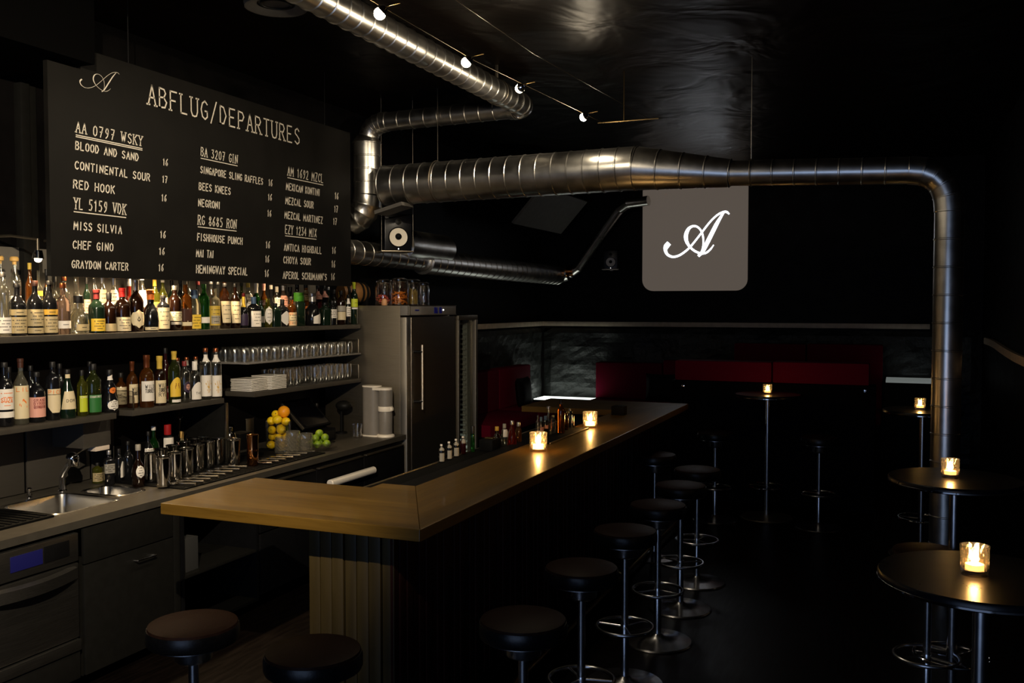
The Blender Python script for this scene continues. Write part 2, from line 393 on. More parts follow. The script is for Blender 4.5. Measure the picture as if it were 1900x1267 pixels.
# main duct: wide run, reducer, narrow run, big elbow, drop to the floor
Y2 = 7.0
t = thing('main_duct', 'wide galvanized spiral duct crossing above the bar and dropping to the floor at right', 'duct', (0, Y2, 3.0))
A = Vector((-4.05, 0, .02)); B = Vector((-1.86, 0, .045)); C_ = Vector((-1.15, 0, -.03)); D = Vector((.06, 0, -.075)); E_ = Vector((.315, 0, -.36))
duct_run(MB(), [A, B], .166, .128, .005).build('wide_duct', M['galv'], t)
duct_run(MB(), [B, C_], .166, .16, .004, r1=.102).build('reducer', M['galv'], t)
duct_run(MB(), [C_, D], .092, .15).build('narrow_duct', M['galv'], t)
gored(MB(), arc(D, (.315, 0, -.08), E_, 5), .096).build('elbow', M['galv'], t)
duct_run(MB(), [E_, (.315, 0, -3.0)], .094, .19).build('drop_duct', M['galv'], t)
for x in (-3.55, -1.0): MB().ring((x, 0, .03 if x < -2 else -.035), .17 if x < -2 else .097, .004, axis='x').bbox(x - .003, x + .003, -.003, .004, .17 if x < -2 else .06, .80, .001).build('hanger', M['steel'], t)

# low duct along the left wall with a silencer, and the thin riser on the back wall
t = thing('low_duct', 'dark galvanized duct running along the left wall below the loudspeaker', 'duct', (-4.38, 7.3, 2.42))
duct_run(MB(), [(0, -.9, .05), (0, 1.0, .03)], .105, .16).build('near_duct', M['galv'], t)
duct_run(MB(), [(0, 1.0, .02), (0, 4.95, .0)], .128, .16).build('lengthwise_duct', M['galv'], t)
MB().lathe([(.10, .50), (.150, .52), (.152, .80), (.150, .81), (.152, 1.1), (.150, 1.11), (.150, 1.42), (.11, 1.44)], (.02, 0, .155), 32, axis='y').build('silencer', M['galv'], t)
gored(MB(), arc((0, 4.93, .0), (.0, 5.05, .0), (.12, 5.05, .03), 4), .110).build('elbow', M['galv'], t)
MB().lathe([(.06, -.06), (.080, -.06), (.080, .04), (.06, .04)], (.17, 5.08, .06), 20, axis='x').build('collar', M['copper'], t)
gored(MB(), [(.14, 5.1, .02), (.27, 5.08, .10), (.62, 4.96, .52), (.92, 4.86, .86), (1.06, 4.8, .93), (1.35, 4.75, .95)], .066, 20).build('riser', M['galv'], t)

q = on_z(512, 8, 3.62); t = thing('ceiling_vent', 'round dark drum vent at the top edge, left of the ceiling duct', 'vent', (q.x, q.y, 3.60))
MB().lathe([(.10, .02), (.15, .0), (.165, .0), (.170, .02), (.170, .20)], n=40, cap=False).lathe([(.0001, .03), (.12, .03)], n=40, cap=False).build('drum', M['panel_grey'], t)
MB().ring((0, 0, .015), .135, .006).ring((0, 0, .02), .08, .006).build('grille_rings', M['cab_grey'], t)

# sloping sound panels under the duct
def sloped_panel(y0, y1, x0, z0, x1, z1, label):
    d = Vector((x1 - x0, 0, z1 - z0)); n = Vector((-d.z, 0, d.x)).normalized() * .03
    mb = MB(); a = [Vector((x0, 0, z0)), Vector((x1, 0, z1)), Vector((x1, 0, z1)) + n, Vector((x0, 0, z0)) + n]
    mb.add([p + Vector((0, y, 0)) for y in (y0, y1) for p in a], [(0, 3, 2, 1), (4, 5, 6, 7), (0, 1, 5, 4), (1, 2, 6, 5), (2, 3, 7, 6), (3, 0, 4, 7)])
    tag(mb.build('acoustic_panel', M['panel_grey'], smooth=0), label, 'panel')
p0, p1 = on_x(952, 415, -4.2), on_x(1041, 431, -4.2)
sloped_panel(p0.y, p1.y, -4.2, p0.z, -3.83, p0.z + .41, 'large grey sloping panel high on the wall between duct and riser')
sloped_panel(6.84, 7.04, -4.06, 2.765, -3.80, 2.83, 'small grey sloping panel under the main duct, just above the large loudspeaker')

# ================================================================== blackboard
import itertools
G = {  # single-stroke capitals on a 1 x 1 square
 'A': [[(0, 0), (.5, 1), (1, 0)], [(.2, .38), (.8, .38)]], 'B': [[(0, 0), (0, 1), (.65, .97), (.85, .78), (.6, .55), (0, .52)], [(.6, .54), (.98, .32), (.75, .04), (0, 0)]],
 'C': [[(.95, .82), (.62, 1), (.2, .85), (0, .5), (.2, .12), (.62, 0), (.95, .16)]], 'D': [[(0, 0), (0, 1), (.55, .95), (.95, .5), (.55, .04), (0, 0)]],
 'E': [[(.9, 1), (0, 1), (0, 0), (.9, 0)], [(0, .52), (.7, .52)]], 'F': [[(.9, 1), (0, 1), (0, 0)], [(0, .52), (.7, .52)]],
 'G': [[(.95, .84), (.6, 1), (.2, .85), (0, .5), (.2, .12), (.6, 0), (.95, .15), (.95, .45), (.6, .45)]], 'H': [[(0, 0), (0, 1)], [(.95, 0), (.95, 1)], [(0, .52), (.95, .52)]],
 'I': [[(.2, 0), (.2, 1)]], 'J': [[(.8, 1), (.8, .2), (.5, 0), (.1, .12)]], 'K': [[(0, 0), (0, 1)], [(.9, 1), (0, .45)], [(.25, .6), (.95, 0)]], 'L': [[(0, 1), (0, 0), (.85, 0)]],
 'M': [[(0, 0), (.05, 1), (.5, .3), (.95, 1), (1, 0)]], 'N': [[(0, 0), (0, 1), (.95, 0), (.95, 1)]], 'O': [[(.5, 1), (.12, .85), (0, .5), (.12, .14), (.5, 0), (.88, .14), (1, .5), (.88, .85), (.5, 1)]],
 'P': [[(0, 0), (0, 1), (.7, .96), (.95, .74), (.7, .5), (0, .46)]], 'Q': [[(.5, 1), (.1, .8), (0, .45), (.2, .05), (.6, 0), (.95, .3), (.95, .7), (.5, 1)], [(.6, .3), (1, -.1)]],
 'R': [[(0, 0), (0, 1), (.7, .96), (.92, .74), (.7, .52), (0, .5)], [(.4, .5), (.98, 0)]], 'S': [[(.88, .84), (.55, 1), (.12, .86), (.1, .65), (.5, .52), (.88, .36), (.9, .14), (.5, 0), (.05, .15)]],
 'T': [[(0, 1), (1, 1)], [(.5, 1), (.5, 0)]], 'U': [[(0, 1), (0, .25), (.2, .03), (.5, 0), (.8, .05), (.95, .28), (.95, 1)]], 'V': [[(0, 1), (.5, 0), (1, 1)]],
 'W': [[(0, 1), (.25, 0), (.5, .75), (.75, 0), (1, 1)]], 'X': [[(0, 0), (1, 1)], [(0, 1), (1, 0)]], 'Y': [[(0, 1), (.5, .48), (1, 1)], [(.5, .48), (.5, 0)]], 'Z': [[(0, 1), (.95, 1), (0, 0), (.95, 0)]],
 '0': [[(.45, 1), (.1, .82), (0, .5), (.1, .16), (.45, 0), (.8, .16), (.9, .5), (.8, .82), (.45, 1)]], '1': [[(.1, .78), (.42, 1), (.42, 0)]], '2': [[(.05, .78), (.3, 1), (.7, .95), (.8, .7), (.5, .35), (0, 0), (.88, 0)]],
 '3': [[(.05, .95), (.8, 1), (.4, .6), (.8, .42), (.75, .1), (.35, 0), (.02, .12)]], '4': [[(.65, 0), (.65, 1), (0, .32), (.9, .32)]], '5': [[(.8, 1), (.15, 1), (.1, .58), (.55, .6), (.85, .35), (.6, .03), (.05, .05)]],
 '6': [[(.75, 1), (.2, .65), (0, .3), (.2, .03), (.6, .02), (.8, .28), (.55, .52), (.1, .4)]], '7': [[(0, 1), (.85, 1), (.3, 0)], [(.2, .5), (.7, .5)]], '8': [[(.45, .52), (.1, .72), (.3, .98), (.65, .95), (.75, .75), (.45, .52), (.05, .25), (.3, 0), (.7, .03), (.85, .25), (.45, .52)]],
 '9': [[(.82, .62), (.4, .45), (.1, .65), (.3, .97), (.7, .95), (.82, .62), (.6, .2), (.2, 0)]], '/': [[(0, -.12), (.9, 1.12)]], "'": [[(.2, 1.05), (.15, .8)]], '-': [[(.1, .5), (.7, .5)]], '.': [[(.2, 0), (.2, .08)]]}
ADV = {'I': .62, '1': .85, "'": .45, ' ': .75, 'M': 1.3, 'W': 1.3, '.': .4}
def strokes(text, serif=False):
    """polylines of a line of capitals, in units of letter width / cap height, and its total advance"""
    out, x = [], 0.0
    for ch in text:
        if ch in G:
            for st in G[ch]:
                s = 1.15 if ch in 'MW' else 1
                out.append([(x + u * s, v) for u, v in st])
                if serif and ch not in "'.":
                    for u, v in (st[0], st[-1]):
                        if v in (0, 1) and (ch in 'AFHIKMNPRTUVWY' or (ch in 'BDL' and u == 0 and (v == 1 or ch != 'L'))) and not (ch == 'T' and v == 1) and not (ch == 'F' and v == 1): out.append([(x + u * s - .2, v), (x + u * s + .2, v)])
        x += ADV.get(ch, 1.0) + .52
    return out, x - .52
def ribbon(mb, line, wd, f, lift=0.0, n_sub=1):
    """flat brush stroke of width wd (or list) along 2-D points; f maps (u,v) to space"""
    pts = [Vector((a, b)) for a, b in line]; N = len(pts); L, R = [], []
    ws = wd if isinstance(wd, (list, tuple)) else [wd] * N
    for i in range(1, N - 1):                            # a sharp corner starts a new stroke
        e1, e2 = pts[i] - pts[i - 1], pts[i + 1] - pts[i]
        if e1.length > 1e-9 and e2.length > 1e-9 and e1.normalized().dot(e2.normalized()) < .35:
            ribbon(mb, line[:i + 1], list(ws[:i + 1]), f); return ribbon(mb, line[i:], list(ws[i:]), f)
    for i, p in enumerate(pts):
        d1 = (pts[i] - pts[i - 1]).normalized() if i else (pts[1] - pts[0]).normalized()
        d2 = (pts[i + 1] - pts[i]).normalized() if i < N - 1 else d1
        d = d1 + d2
        d = d.normalized() if d.length > .3 else d1
        nrm = Vector((-d.y, d.x)); k = 1 / max(.55, nrm.dot(Vector((-d1.y, d1.x))))
        e = p - d * (ws[i] * .35) if i == 0 else (p + d * (ws[i] * .35) if i == N - 1 else p)
        L.append(e + nrm * ws[i] / 2 * k); R.append(e - nrm * ws[i] / 2 * k)
    vs = [f(q.x, q.y) for q in L] + [f(q.x, q.y) for q in R]
    return mb.add(vs, [(i, N + i, N + i + 1, i + 1) for i in range(N - 1)])
def smooth_line(pts, n=5):
    """Catmull-Rom through points with widths (x, y, w)"""
    P = [Vector(p) for p in pts]; P = [P[0]] + P + [P[-1]]; out = []
    for i in range(1, len(P) - 2):
        a, b, c, d = P[i - 1:i + 3]
        for k in range(n):
            t = k / n; out.append(.5 * ((2 * b) + (c - a) * t + (2 * a - 5 * b + 4 * c - d) * t * t + (3 * b - a - 3 * c + d) * t ** 3))
    out.append(P[-2]); return [(p.x, p.y) for p in out], [max(.1, p.z) for p in out]
LOGO = [  # the flourished script A, drawn on a 765 x 535 field (y down)
 [(52, 372, 58), (30, 400, 60), (22, 440, 40), (45, 490, 30), (105, 520, 26), (175, 510, 24), (245, 470, 23), (315, 410, 22), (395, 315, 20), (465, 225, 20), (545, 125, 20), (625, 50, 20), (690, 18, 24), (735, 15, 24), (762, 38, 16)],
 [(700, 25, 22), (655, 95, 34), (615, 165, 44), (545, 305, 48), (495, 405, 46), (460, 470, 40), (420, 512, 30)],
 [(588, 395, 12), (555, 440, 18), (505, 480, 22), (445, 487, 24), (375, 460, 24), (315, 410, 26), (275, 345, 38), (265, 275, 46), (290, 205, 38), (335, 170, 26), (385, 170, 22), (430, 205, 20), (460, 265, 20), (470, 335, 20), (468, 405, 20), (452, 470, 18)]]
XB = -4.10
t = thing('menu_board', 'big hanging blackboard with the hand-painted cocktail menu in three columns', 'sign', (XB, 5.0, 2.155))
y0, y1, zt = 3.62 - 5, 6.53 - 5, 3.39 - 2.155
mb = MB(); st = 0; mb.prism([(y0, 0), (y1, 0), (y1, zt), (3.835 - 5, zt), (3.835 - 5, 3.275 - 2.155), (y0, 3.275 - 2.155)], -.03, 0)
mb.xf(Matrix(((0, 0, 1, 0), (1, 0, 0, 0), (0, 1, 0, 0), (0, 0, 0, 1)))); mb.build('board', M['board'], t, smooth=0)
for y in (4.2, 6.2): MB().tube([(-.022, y - 5, zt), (-.022, y - 5, ZC - 2.155)], .003, 6).build('hanging_wire', M['matte_black'], t)
def board_text(mb, text, xa, ya, xb, hpx, serif=False, weight=.13, under=0, slant=.06, rise=None):
    a = on_x(xa, ya, XB); b = on_x(xb, ya, XB); h = hpx * depth(a) / FPX
    S, adv = strokes(text, serif); k = (b.y - a.y) / adv
    f = lambda u, v: (.0015, a.y - 5 + u, a.z - 2.155 + v)
    for line in S:
        ln = [(u * k + v * h * slant, v * h) for u, v in line]
        ribbon(mb, ln, h * weight, f)
    for q in range(under): ribbon(mb, [(0, -h * (.28 + .17 * q)), (adv * k, -h * (.28 + .17 * q))], h * .09, f)
def mapped(x, y):                                       # board coordinates of a menu line's start
    return x, y
mb = MB(); board_text(mb, 'ABFLUG/DEPARTURES', 275, 193, 555, 36, True, .085, slant=0)
lab(mb.flat('title_lettering', M['chalk'], t), 'painted title ABFLUG/DEPARTURES')
a = on_x(148, 152, XB); b = on_x(221, 140, XB); k = (b.y - a.y) / 740; z1_, z0_ = on_x(216, 134.5, XB).z, on_x(192, 171, XB).z; kz = (z1_ - z0_) / 497; zb = z0_ - 2.155 - 23 * kz; mb = MB()
for s_ in LOGO:
    ln, ws = smooth_line([(x, 535 - y, w * (.30 if w < 30 else .42)) for x, y, w in s_])
    ribbon(mb, ln, ws, lambda u, v: (.0015, a.y - 5 + (u - 22) * k, zb + v * kz))
lab(mb.flat('script_logo', M['chalk'], t), 'thin painted script letter A')
cols = [
 [('AA 0797 WSKY', 140.6, 244.8, 263, 19, 2), ('BLOOD AND SAND', 139.8, 276.7, 256, 14.5, 0), ('CONTINENTAL SOUR', 138.7, 313, 277, 14.5, 0), ('RED HOOK', 136, 348.6, 212, 15, 0),
  ('YL 5159 VDK', 136.8, 387, 233, 20, 1), ('MISS SILVIA', 136.8, 425.5, 225, 14.5, 0), ('CHEF GINO', 135, 460.8, 209, 14.5, 0), ('GRAYDON CARTER', 133, 496.7, 237, 14, 0),
  ('16', 302, 306, 311, 12, 0), ('17', 301, 338, 310, 12, 0), ('16', 299.5, 372.5, 308.5, 12, 0), ('16', 297, 440.7, 307, 12.5, 0), ('16', 295, 472, 305, 12.5, 0), ('16', 294, 502.4, 303, 12.5, 0)],
 [('BA 3207 GIN', 372.4, 289, 440, 16, 1), ('SINGAPORE SLING RAFFLES', 371.7, 320.6, 487, 12.5, 0), ('BEES KNEES', 369, 351.7, 427, 13, 0), ('NEGRONI', 367.9, 382, 408, 13, 0),
  ('RG 8685 RON', 367, 416, 438, 17, 1), ('FISHHOUSE PUNCH', 366, 446, 449, 13, 0), ('MAI TAI', 364, 476, 396, 13, 0), ('HEMINGWAY SPECIAL', 364, 506, 458.5, 14, 0),
  ('16', 498, 344, 505, 11.5, 0), ('16', 497, 371, 504, 11.5, 0), ('16', 496, 401, 503, 11.5, 0), ('16', 493, 459.6, 500.5, 12, 0), ('16', 492, 486, 499, 12, 0), ('16', 491, 513, 498, 12.5, 0)],
 [('AM 1692 MZCL', 533.4, 325, 599, 16, 1), ('MEXICAN KONTINI', 530.8, 351.7, 593, 12.5, 0), ('MEZCAL SOUR', 529.6, 378, 581, 12.5, 0), ('MEZCAL MARTINEZ', 528, 404.7, 598, 12.5, 0),
  ('EZY 1234 MIX', 529, 433, 586.5, 15.5, 1), ('ANTICA HIGHBALL', 527, 464.5, 596, 12.5, 0), ('CHOYA SOUR', 525.8, 488, 576, 12.5, 0), ("APEROL SCHUMANN'S", 525, 516.4, 605.5, 12.5, 0),
  ('16', 621, 368.7, 627.5, 11.5, 0), ('17', 620, 393, 626.5, 11.5, 0), ('17', 618, 416, 624.5, 11.5, 0), ('16', 616, 470, 622.5, 12, 0), ('16', 615, 495.6, 621.5, 12, 0), ('16', 614, 519, 620.5, 12, 0)]]
for c, nm in zip(cols, ('left', 'middle', 'right')):
    for text, xa, ya, xb, hp, un in c:
        mb = MB(); board_text(mb, text, xa, ya, xb, hp, un > 0, .11 if un else .155, un)
        lab(mb.flat('price' if text in ('16', '17') else ('menu_heading' if un else 'menu_line'), M['chalk'], t), 'painted %s in the %s column' % (text, nm))

# ================================================================== logo projected on the back wall, its light put in as emission
pa, pb, pc = on_y(1193, 540, YB), on_y(1387, 540, YB), on_y(1193, 352, YB)
sw, sh = pb.x - pa.x, pc.z - pa.z + .12
t = thing('logo_projection', 'rounded beige projection of a white script letter A, a glowing panel on the far wall', 'sign', ((pa.x + pb.x) / 2, YB - .04, pa.z))
r = .15; poly = []
for cx, cz, a0 in ((sw / 2 - r, r, -PI / 2), (sw / 2 - r, sh - r, 0), (-sw / 2 + r, sh - r, PI / 2), (-sw / 2 + r, r, PI)):
    for i in range(9): a = a0 + PI / 2 * i / 8; poly.append((cx + r * math.cos(a), cz + r * math.sin(a)))
mb = MB().prism(poly, 0, .04); mb.xf(Matrix(((1, 0, 0, 0), (0, 0, 1, 0), (0, 1, 0, 0), (0, 0, 0, 1)))); mb.build('panel', M['projected_panel'], t)  # glowing panel stands in for the projected light on the wall
la, lb_ = on_y(1231, 479, YB - .05), on_y(1352, 479, YB - .05); k = (lb_.x - la.x) / 765; mb = MB()
for s_ in LOGO:
    ln, ws = smooth_line([(x, 535 - y, w_) for x, y, w_ in s_])
    ribbon(mb, ln, ws, lambda u, v: (la.x - t.location.x + u * k, -.004, la.z - pa.z + v * k))
lab(mb.flat('projected_script_letter', M['projected_letter'], t), 'white script letter A of the projection, made to glow')

# ================================================================== bar
HB = 1.08; XO, XI, YF, YE = -1.80, -2.262, 3.38, 8.72
XW, YW, XS, YS, YI, XFW = -3.165, 4.08, -2.455, 4.20, 7.94, -3.175
t = thing('bar_counter', 'long oak-topped bar with wooden slat front running down the room', 'bar', (-2.0, 6.0, 0))
def rel(poly): return [(x + 2.0, y - 6.0) for x, y in poly]
T = .052
def slab(name, poly, m):
    o = MB().prism(rel(poly), HB - T, HB).build(name, m, t, smooth=0)
    bv = o.modifiers.new('edge', 'BEVEL'); bv.width = .003; bv.segments = 2; bv.limit_method = 'ANGLE'; return o
slab('long_top', [(XO, YF), (XO, YE), (XI, YI), (XI, YS)], M['oak_y'])
slab('near_wing_top', [(XO - .0015, YF), (XI - .0015, YS), (XS, YS), (XS, YW), (XW, YW), (XW, YF)], M['oak_x'])
slab('far_wing_top', [(XO - .0015, YE), (XFW, YE), (XFW, YI), (XI - .0015, YI)], M['oak_x'])
# body: slatted faces
def slats(name, axis, a0, a1, z0, z1, at, m, wd=.062):
    mb = MB(); n = int((a1 - a0) / wd)
    for i in range(n):
        b0, b1 = a0 + (a1 - a0) * i / n + .003, a0 + (a1 - a0) * (i + 1) / n - .003; th = .012 + .004 * ((i * 7) % 3)
        if axis == 'x': mb.bbox(b0 + 2, b1 + 2, at - th - 6, at - 6, z0, z1, .004)
        else: mb.bbox(at + 2, at + th + 2, b0 - 6, b1 - 6, z0, z1, .004)
    return mb.build(name, m, t)
MB().box(-2.50 + 2, -2.07 + 2, 3.62 - 6, 8.45 - 6, .0, HB - T - .002).build('body', M['matte_black'], t, smooth=0)
slats('end_panel', 'x', -2.505, -2.052, .0, HB - T - .002, 3.62, M['slat'])
slats('front_panel', 'y', 3.60, 8.45, .0, HB - T - .002, -2.07, M['slat_dark'])
MB().bbox(XI - .40 + 2, XI + .02 + 2, YS - 6, YI - 6, .985, 1.012, .003).build('prep_ledge', M['black_rubber'], t)
MB().bbox(XI - .412 + 2, XI - .40 + 2, YS - 6, YI - 6, .985, 1.016, .002).build('ledge_rim', M['steel'], t)
mb = MB().tube([(-1.80 + 2, 3.75 - 6, .055), (-1.80 + 2, 8.3 - 6, .055)], .016, 12)
mb.build('foot_rail', M['brass'], t)
for y in (4.1, 5.3, 6.5, 7.7): MB().tube([(-2.06 + 2, y - 6, .10), (-1.92 + 2, y - 6, .10), (-1.80 + 2, y - 6, .055)], .010, 8).build('rail_bracket', M['brass'], t)

# ================================================================== back bar: worktop with sink, cabinets
XF = -3.86
t = thing('worktop', 'grey back-bar worktop under the shelves with two sink cut-outs', 'worktop', (-4.28, 4.6, .86))
def wt(mb, x0, x1, y0, y1): return mb.box(x0 + 4.28, x1 + 4.28, y0 - 4.6, y1 - 4.6, 0, .04)
mb = MB(); X0 = XL + .005
wt(mb, X0, -4.505, 1.9, 7.0); wt(mb, -4.065, XF, 1.9, 7.0)
wt(mb, -4.505, -4.065, 1.9, 3.60); wt(mb, -4.505, -4.065, 4.03, 4.10); wt(mb, -4.505, -4.065, 4.30, 7.0)
wt(mb, -4.505, -4.45, 4.10, 4.30); wt(mb, -4.13, -4.065, 4.10, 4.30)
mb.build('top', M['worktop'], t, smooth=0)
t = thing('sink', 'stainless double-bowl sink let into the worktop at left', 'sink', (-4.285, 3.85, .90))
def basin(name, x0, x1, y0, y1, dp):
    def rr(x0, x1, y0, y1, r, z):
        o = []
        for cx, cy, a0 in ((x1 - r, y0 + r, -PI / 2), (x1 - r, y1 - r, 0), (x0 + r, y1 - r, PI / 2), (x0 + r, y0 + r, PI)):
            for i in range(7): a = a0 + PI / 2 * i / 6; o.append((cx + r * math.cos(a) + 4.285, cy + r * math.sin(a) - 3.85, z))
        return o
    rows = [rr(x0 - .022, x1 + .022, y0 - .022, y1 + .022, .07, .001), rr(x0 - .016, x1 + .016, y0 - .016, y1 + .016, .065, .006), rr(x0 + .0, x1 - .0, y0 + .0, y1 - .0, .06, .002), rr(x0 + .004, x1 - .004, y0 + .004, y1 - .004, .06, -.02), rr(x0 + .02, x1 - .02, y0 + .02, y1 - .02, .06, -dp), rr(x0 + .05, x1 - .05, y0 + .05, y1 - .05, .05, -dp - .01)]
    vs = list(itertools.chain(*rows)); n = 28; fs = [(a * n + i, a * n + (i + 1) % n, (a + 1) * n + (i + 1) % n, (a + 1) * n + i) for a in range(5) for i in range(n)] + [tuple(range(5 * n, 6 * n))]
    return MB().add(vs, fs).build(name, M['sink_steel'], t)
basin('main_bowl', -4.50, -4.07, 3.605, 4.025, .16); basin('small_bowl', -4.445, -4.135, 4.105, 4.295, .10)
MB().lathe([(.022, 0), (.022, .004), (.014, .006), (.001, .006)], (-4.42 + 4.285, 3.75 - 3.85, -.158), 20).build('drain', M['chrome'], t)
# pull-out plug knob, ribbed drainer mat
t = thing('plug_knob', 'small chrome pop-up plug knob on the sink rim', 'knob', (-4.575, 3.86, .90))
MB().lathe([(.020, 0), (.020, .006), (.008, .012), (.007, .035), (.014, .042), (.016, .054), (.010, .062), (.001, .063)]).build('knob', M['chrome'], t)
mb = MB().bbox(-.24, .24, -.55, .55, 0, .012, .003)
for i in range(26): mb.bbox(-.22, .22, -.53 + i * .0415, -.53 + i * .0415 + .014, .012, .018, .002)
tag(mb.build('drainer_mat', M['black_rubber']), 'black ribbed rubber mat beside the sink at the left edge', 'mat').location = (-4.28, 3.01, .90)
# tap
t = thing('tap', 'chrome single-lever tap with a ball joint at the sink', 'tap', (-4.553, 4.07, .90))
MB().lathe([(.028, 0), (.028, .008), (.020, .016), (.017, .06), (.019, .10)]).build('base', M['chrome'], t)
MB().tube([(0, 0, .09), (.015, -.0, .12), (.055, 0, .165), (.075, 0, .19)], .017, 16, radii=[.018, .018, .016, .015]).build('neck', M['chrome'], t)
MB().ball((.085, 0, .205), .036, 24, 14).lathe([(.030, -.045), (.034, -.02), (.034, 0)], (.095, 0, .205)).build('head', M['chrome'], t)
MB().tube([(.09, .02, .225), (.10, .06, .245), (.105, .10, .25)], .005, 10).build('lever', M['chrome'], t)
# backsplash panels and electric trunking on the wall
t = thing('backsplash', 'grey metal backsplash panels on the wall behind the sink', 'backsplash', (XL, 4.6, .905))
for a0, a1 in ((1.9, 3.94), (3.96, 4.42), (4.44, 4.62)): MB().bbox(.003, .015, a0 - 4.6, a1 - 4.6, 0, .44, .002).build('panel', M['splash'], t)
# ---- fronts below the worktop
def cabinet(name, label, cat, y0, y1):
    return thing(name, label, cat, (-4.28, (y0 + y1) / 2, 0)), (y1 - y0) / 2
def fx(x): return x + 4.28
t, h = cabinet('dishwasher', 'undercounter stainless dishwasher at the bottom left corner', 'dishwasher', 2.94, 3.545)
MB().box(fx(XL + .01), fx(XF - .03), -h, h, .08, .845).build('housing', M['matte_black'], t, smooth=0)
MB().bbox(fx(XF - .03), fx(XF), -h, h, .695, .84, .006).build('control_panel', M['dish_steel'], t)
MB().bbox(fx(XF), fx(XF + .004), h - .40, h - .22, .735, .81, .001).build('display', M['blue_display'], t)
MB().bbox(fx(XF), fx(XF + .004), h - .21, h - .06, .735, .815, .001).build('status_window', M['matte_black'], t)
MB().bbox(fx(XF - .03), fx(XF - .002), -h, h, .30, .685, .006).build('door', M['dish_steel'], t)
mb = MB(); n = 18
P = [(fx(XF + .012 + .055 * math.sin(PI * i / n)), -h + .02 + (2 * h - .04) * i / n, .652) for i in range(n + 1)]
for i in range(n):
    for z0 in (0,): 
        a, b = P[i], P[i + 1]
        mb.add([(a[0] - .02, a[1], .615), (a[0], a[1], .61), (a[0], a[1], .665), (a[0] - .03, a[1], .675), (b[0] - .02, b[1], .615), (b[0], b[1], .61), (b[0], b[1], .665), (b[0] - .03, b[1], .675)],
               [(0, 1, 5, 4), (1, 2, 6, 5), (2, 3, 7, 6), (3, 0, 4, 7)])
mb.build('handle', M['dish_steel'], t, smooth=60)
MB().bbox(fx(XF - .03), fx(XF + .012), -h, h, .235, .292, .005).build('sill', M['dish_steel'], t)
MB().bbox(fx(XF - .03), fx(XF), -h, h, .085, .228, .005).build('plinth_panel', M['cab_grey'], t)
t, h = cabinet('base_cabinet', 'plain grey base cabinet with one bow handle, right of the dishwasher', 'cabinet', 3.575, 4.275)
MB().box(fx(XL + .01), fx(XL + .03), -h, h, .08, .70).box(fx(XL + .03), fx(XF - .02), -h, -h + .018, .08, .70).box(fx(XL + .03), fx(XF - .02), h - .018, h, .08, .70).box(fx(XL + .03), fx(XF - .02), -h + .018, h - .018, .08, .10).build('carcass', M['cab_grey'], t, smooth=0)
MB().bbox(fx(XF - .02), fx(XF), -h + .004, h - .055, .665, .85, .003).build('top_panel', M['cab_grey'], t)
dr = MB().bbox(fx(XF - .02), fx(XF), -h + .004, h - .055, .085, .658, .003).build('door', M['cab_grey'], t)
MB().tube([(fx(XF), .06 - .065, .598), (fx(XF + .03), .06 - .065, .60), (fx(XF + .03), .06 + .065, .60), (fx(XF), .06 + .065, .598)], .005, 10).build('handle', M['chrome'], dr)
MB().bbox(fx(XF - .02), fx(XF), h - .048, h, .02, .852, .003).build('side_strip', M['cab_grey'], t)
t, h = cabinet('open_base_unit', 'dark open-shelved base unit below the worktop, behind the bar end', 'shelf unit', 4.29, 5.0)
MB().box(fx(XL + .01), fx(XL + .03), -h, h, .06, .855).box(fx(XL + .03), fx(XF), -h, -h + .02, .06, .855).box(fx(XL + .03), fx(XF), h - .02, h, .06, .855).build('carcass', M['matte_black'], t, smooth=0)
for z0 in (.06, .385, .80): MB().box(fx(XL + .03), fx(XF - .005), -h + .02, h - .02, z0, z0 + .018).build('shelf', M['cab_grey'], t, smooth=0)
M['dim_card'] = simple('dim_card', (.035, .035, .035), .6)
o = tag(MB().bbox(-.11, .11, -.085, .085, 0, .20, .003).build('carton', M['dim_card']), 'small pale grey carton on the open shelf under the worktop', 'box'); o.location = (-4.02, 4.40, .403)
t, h = cabinet('drawer_fridge', 'black undercounter drawer fridge below the worktop, left of the tall fridge', 'fridge', 5.01, 6.97)
MB().box(fx(XL + .01), fx(XF - .03), -h, h, .08, .855).build('housing', M['matte_black'], t, smooth=0)
for i in range(3):
    a0 = -h + .01 + i * .652; d_ = MB().bbox(fx(XF - .03), fx(XF), a0, a0 + .64, .50, .815, .005).build('drawer', M['matte_black'], t)
    MB().bbox(fx(XF - .02), fx(XF + .012), a0 + .02, a0 + .62, .815, .825, .002).build('grip_rail', M['steel'], d_)
    MB().bbox(fx(XF - .03), fx(XF), a0, a0 + .64, .09, .49, .005).build('drawer', M['matte_black'], t)
mb = MB().lathe([(.001, -.31), (.024, -.31), (.029, -.305), (.029, .305), (.024, .31), (.001, .31)], (fx(-3.815), 6.08 - 5.99, .70), 28, axis='y')
hd = lab(mb.build('handle', M['white_plastic'], t), 'thick off-white tubular handle')
for y in (5.85, 6.31): MB().bbox(fx(XF), fx(-3.815), y - 5.99 - .012, y - 5.99 + .012, .69, .71, .002).build('standoff', M['steel'], hd)
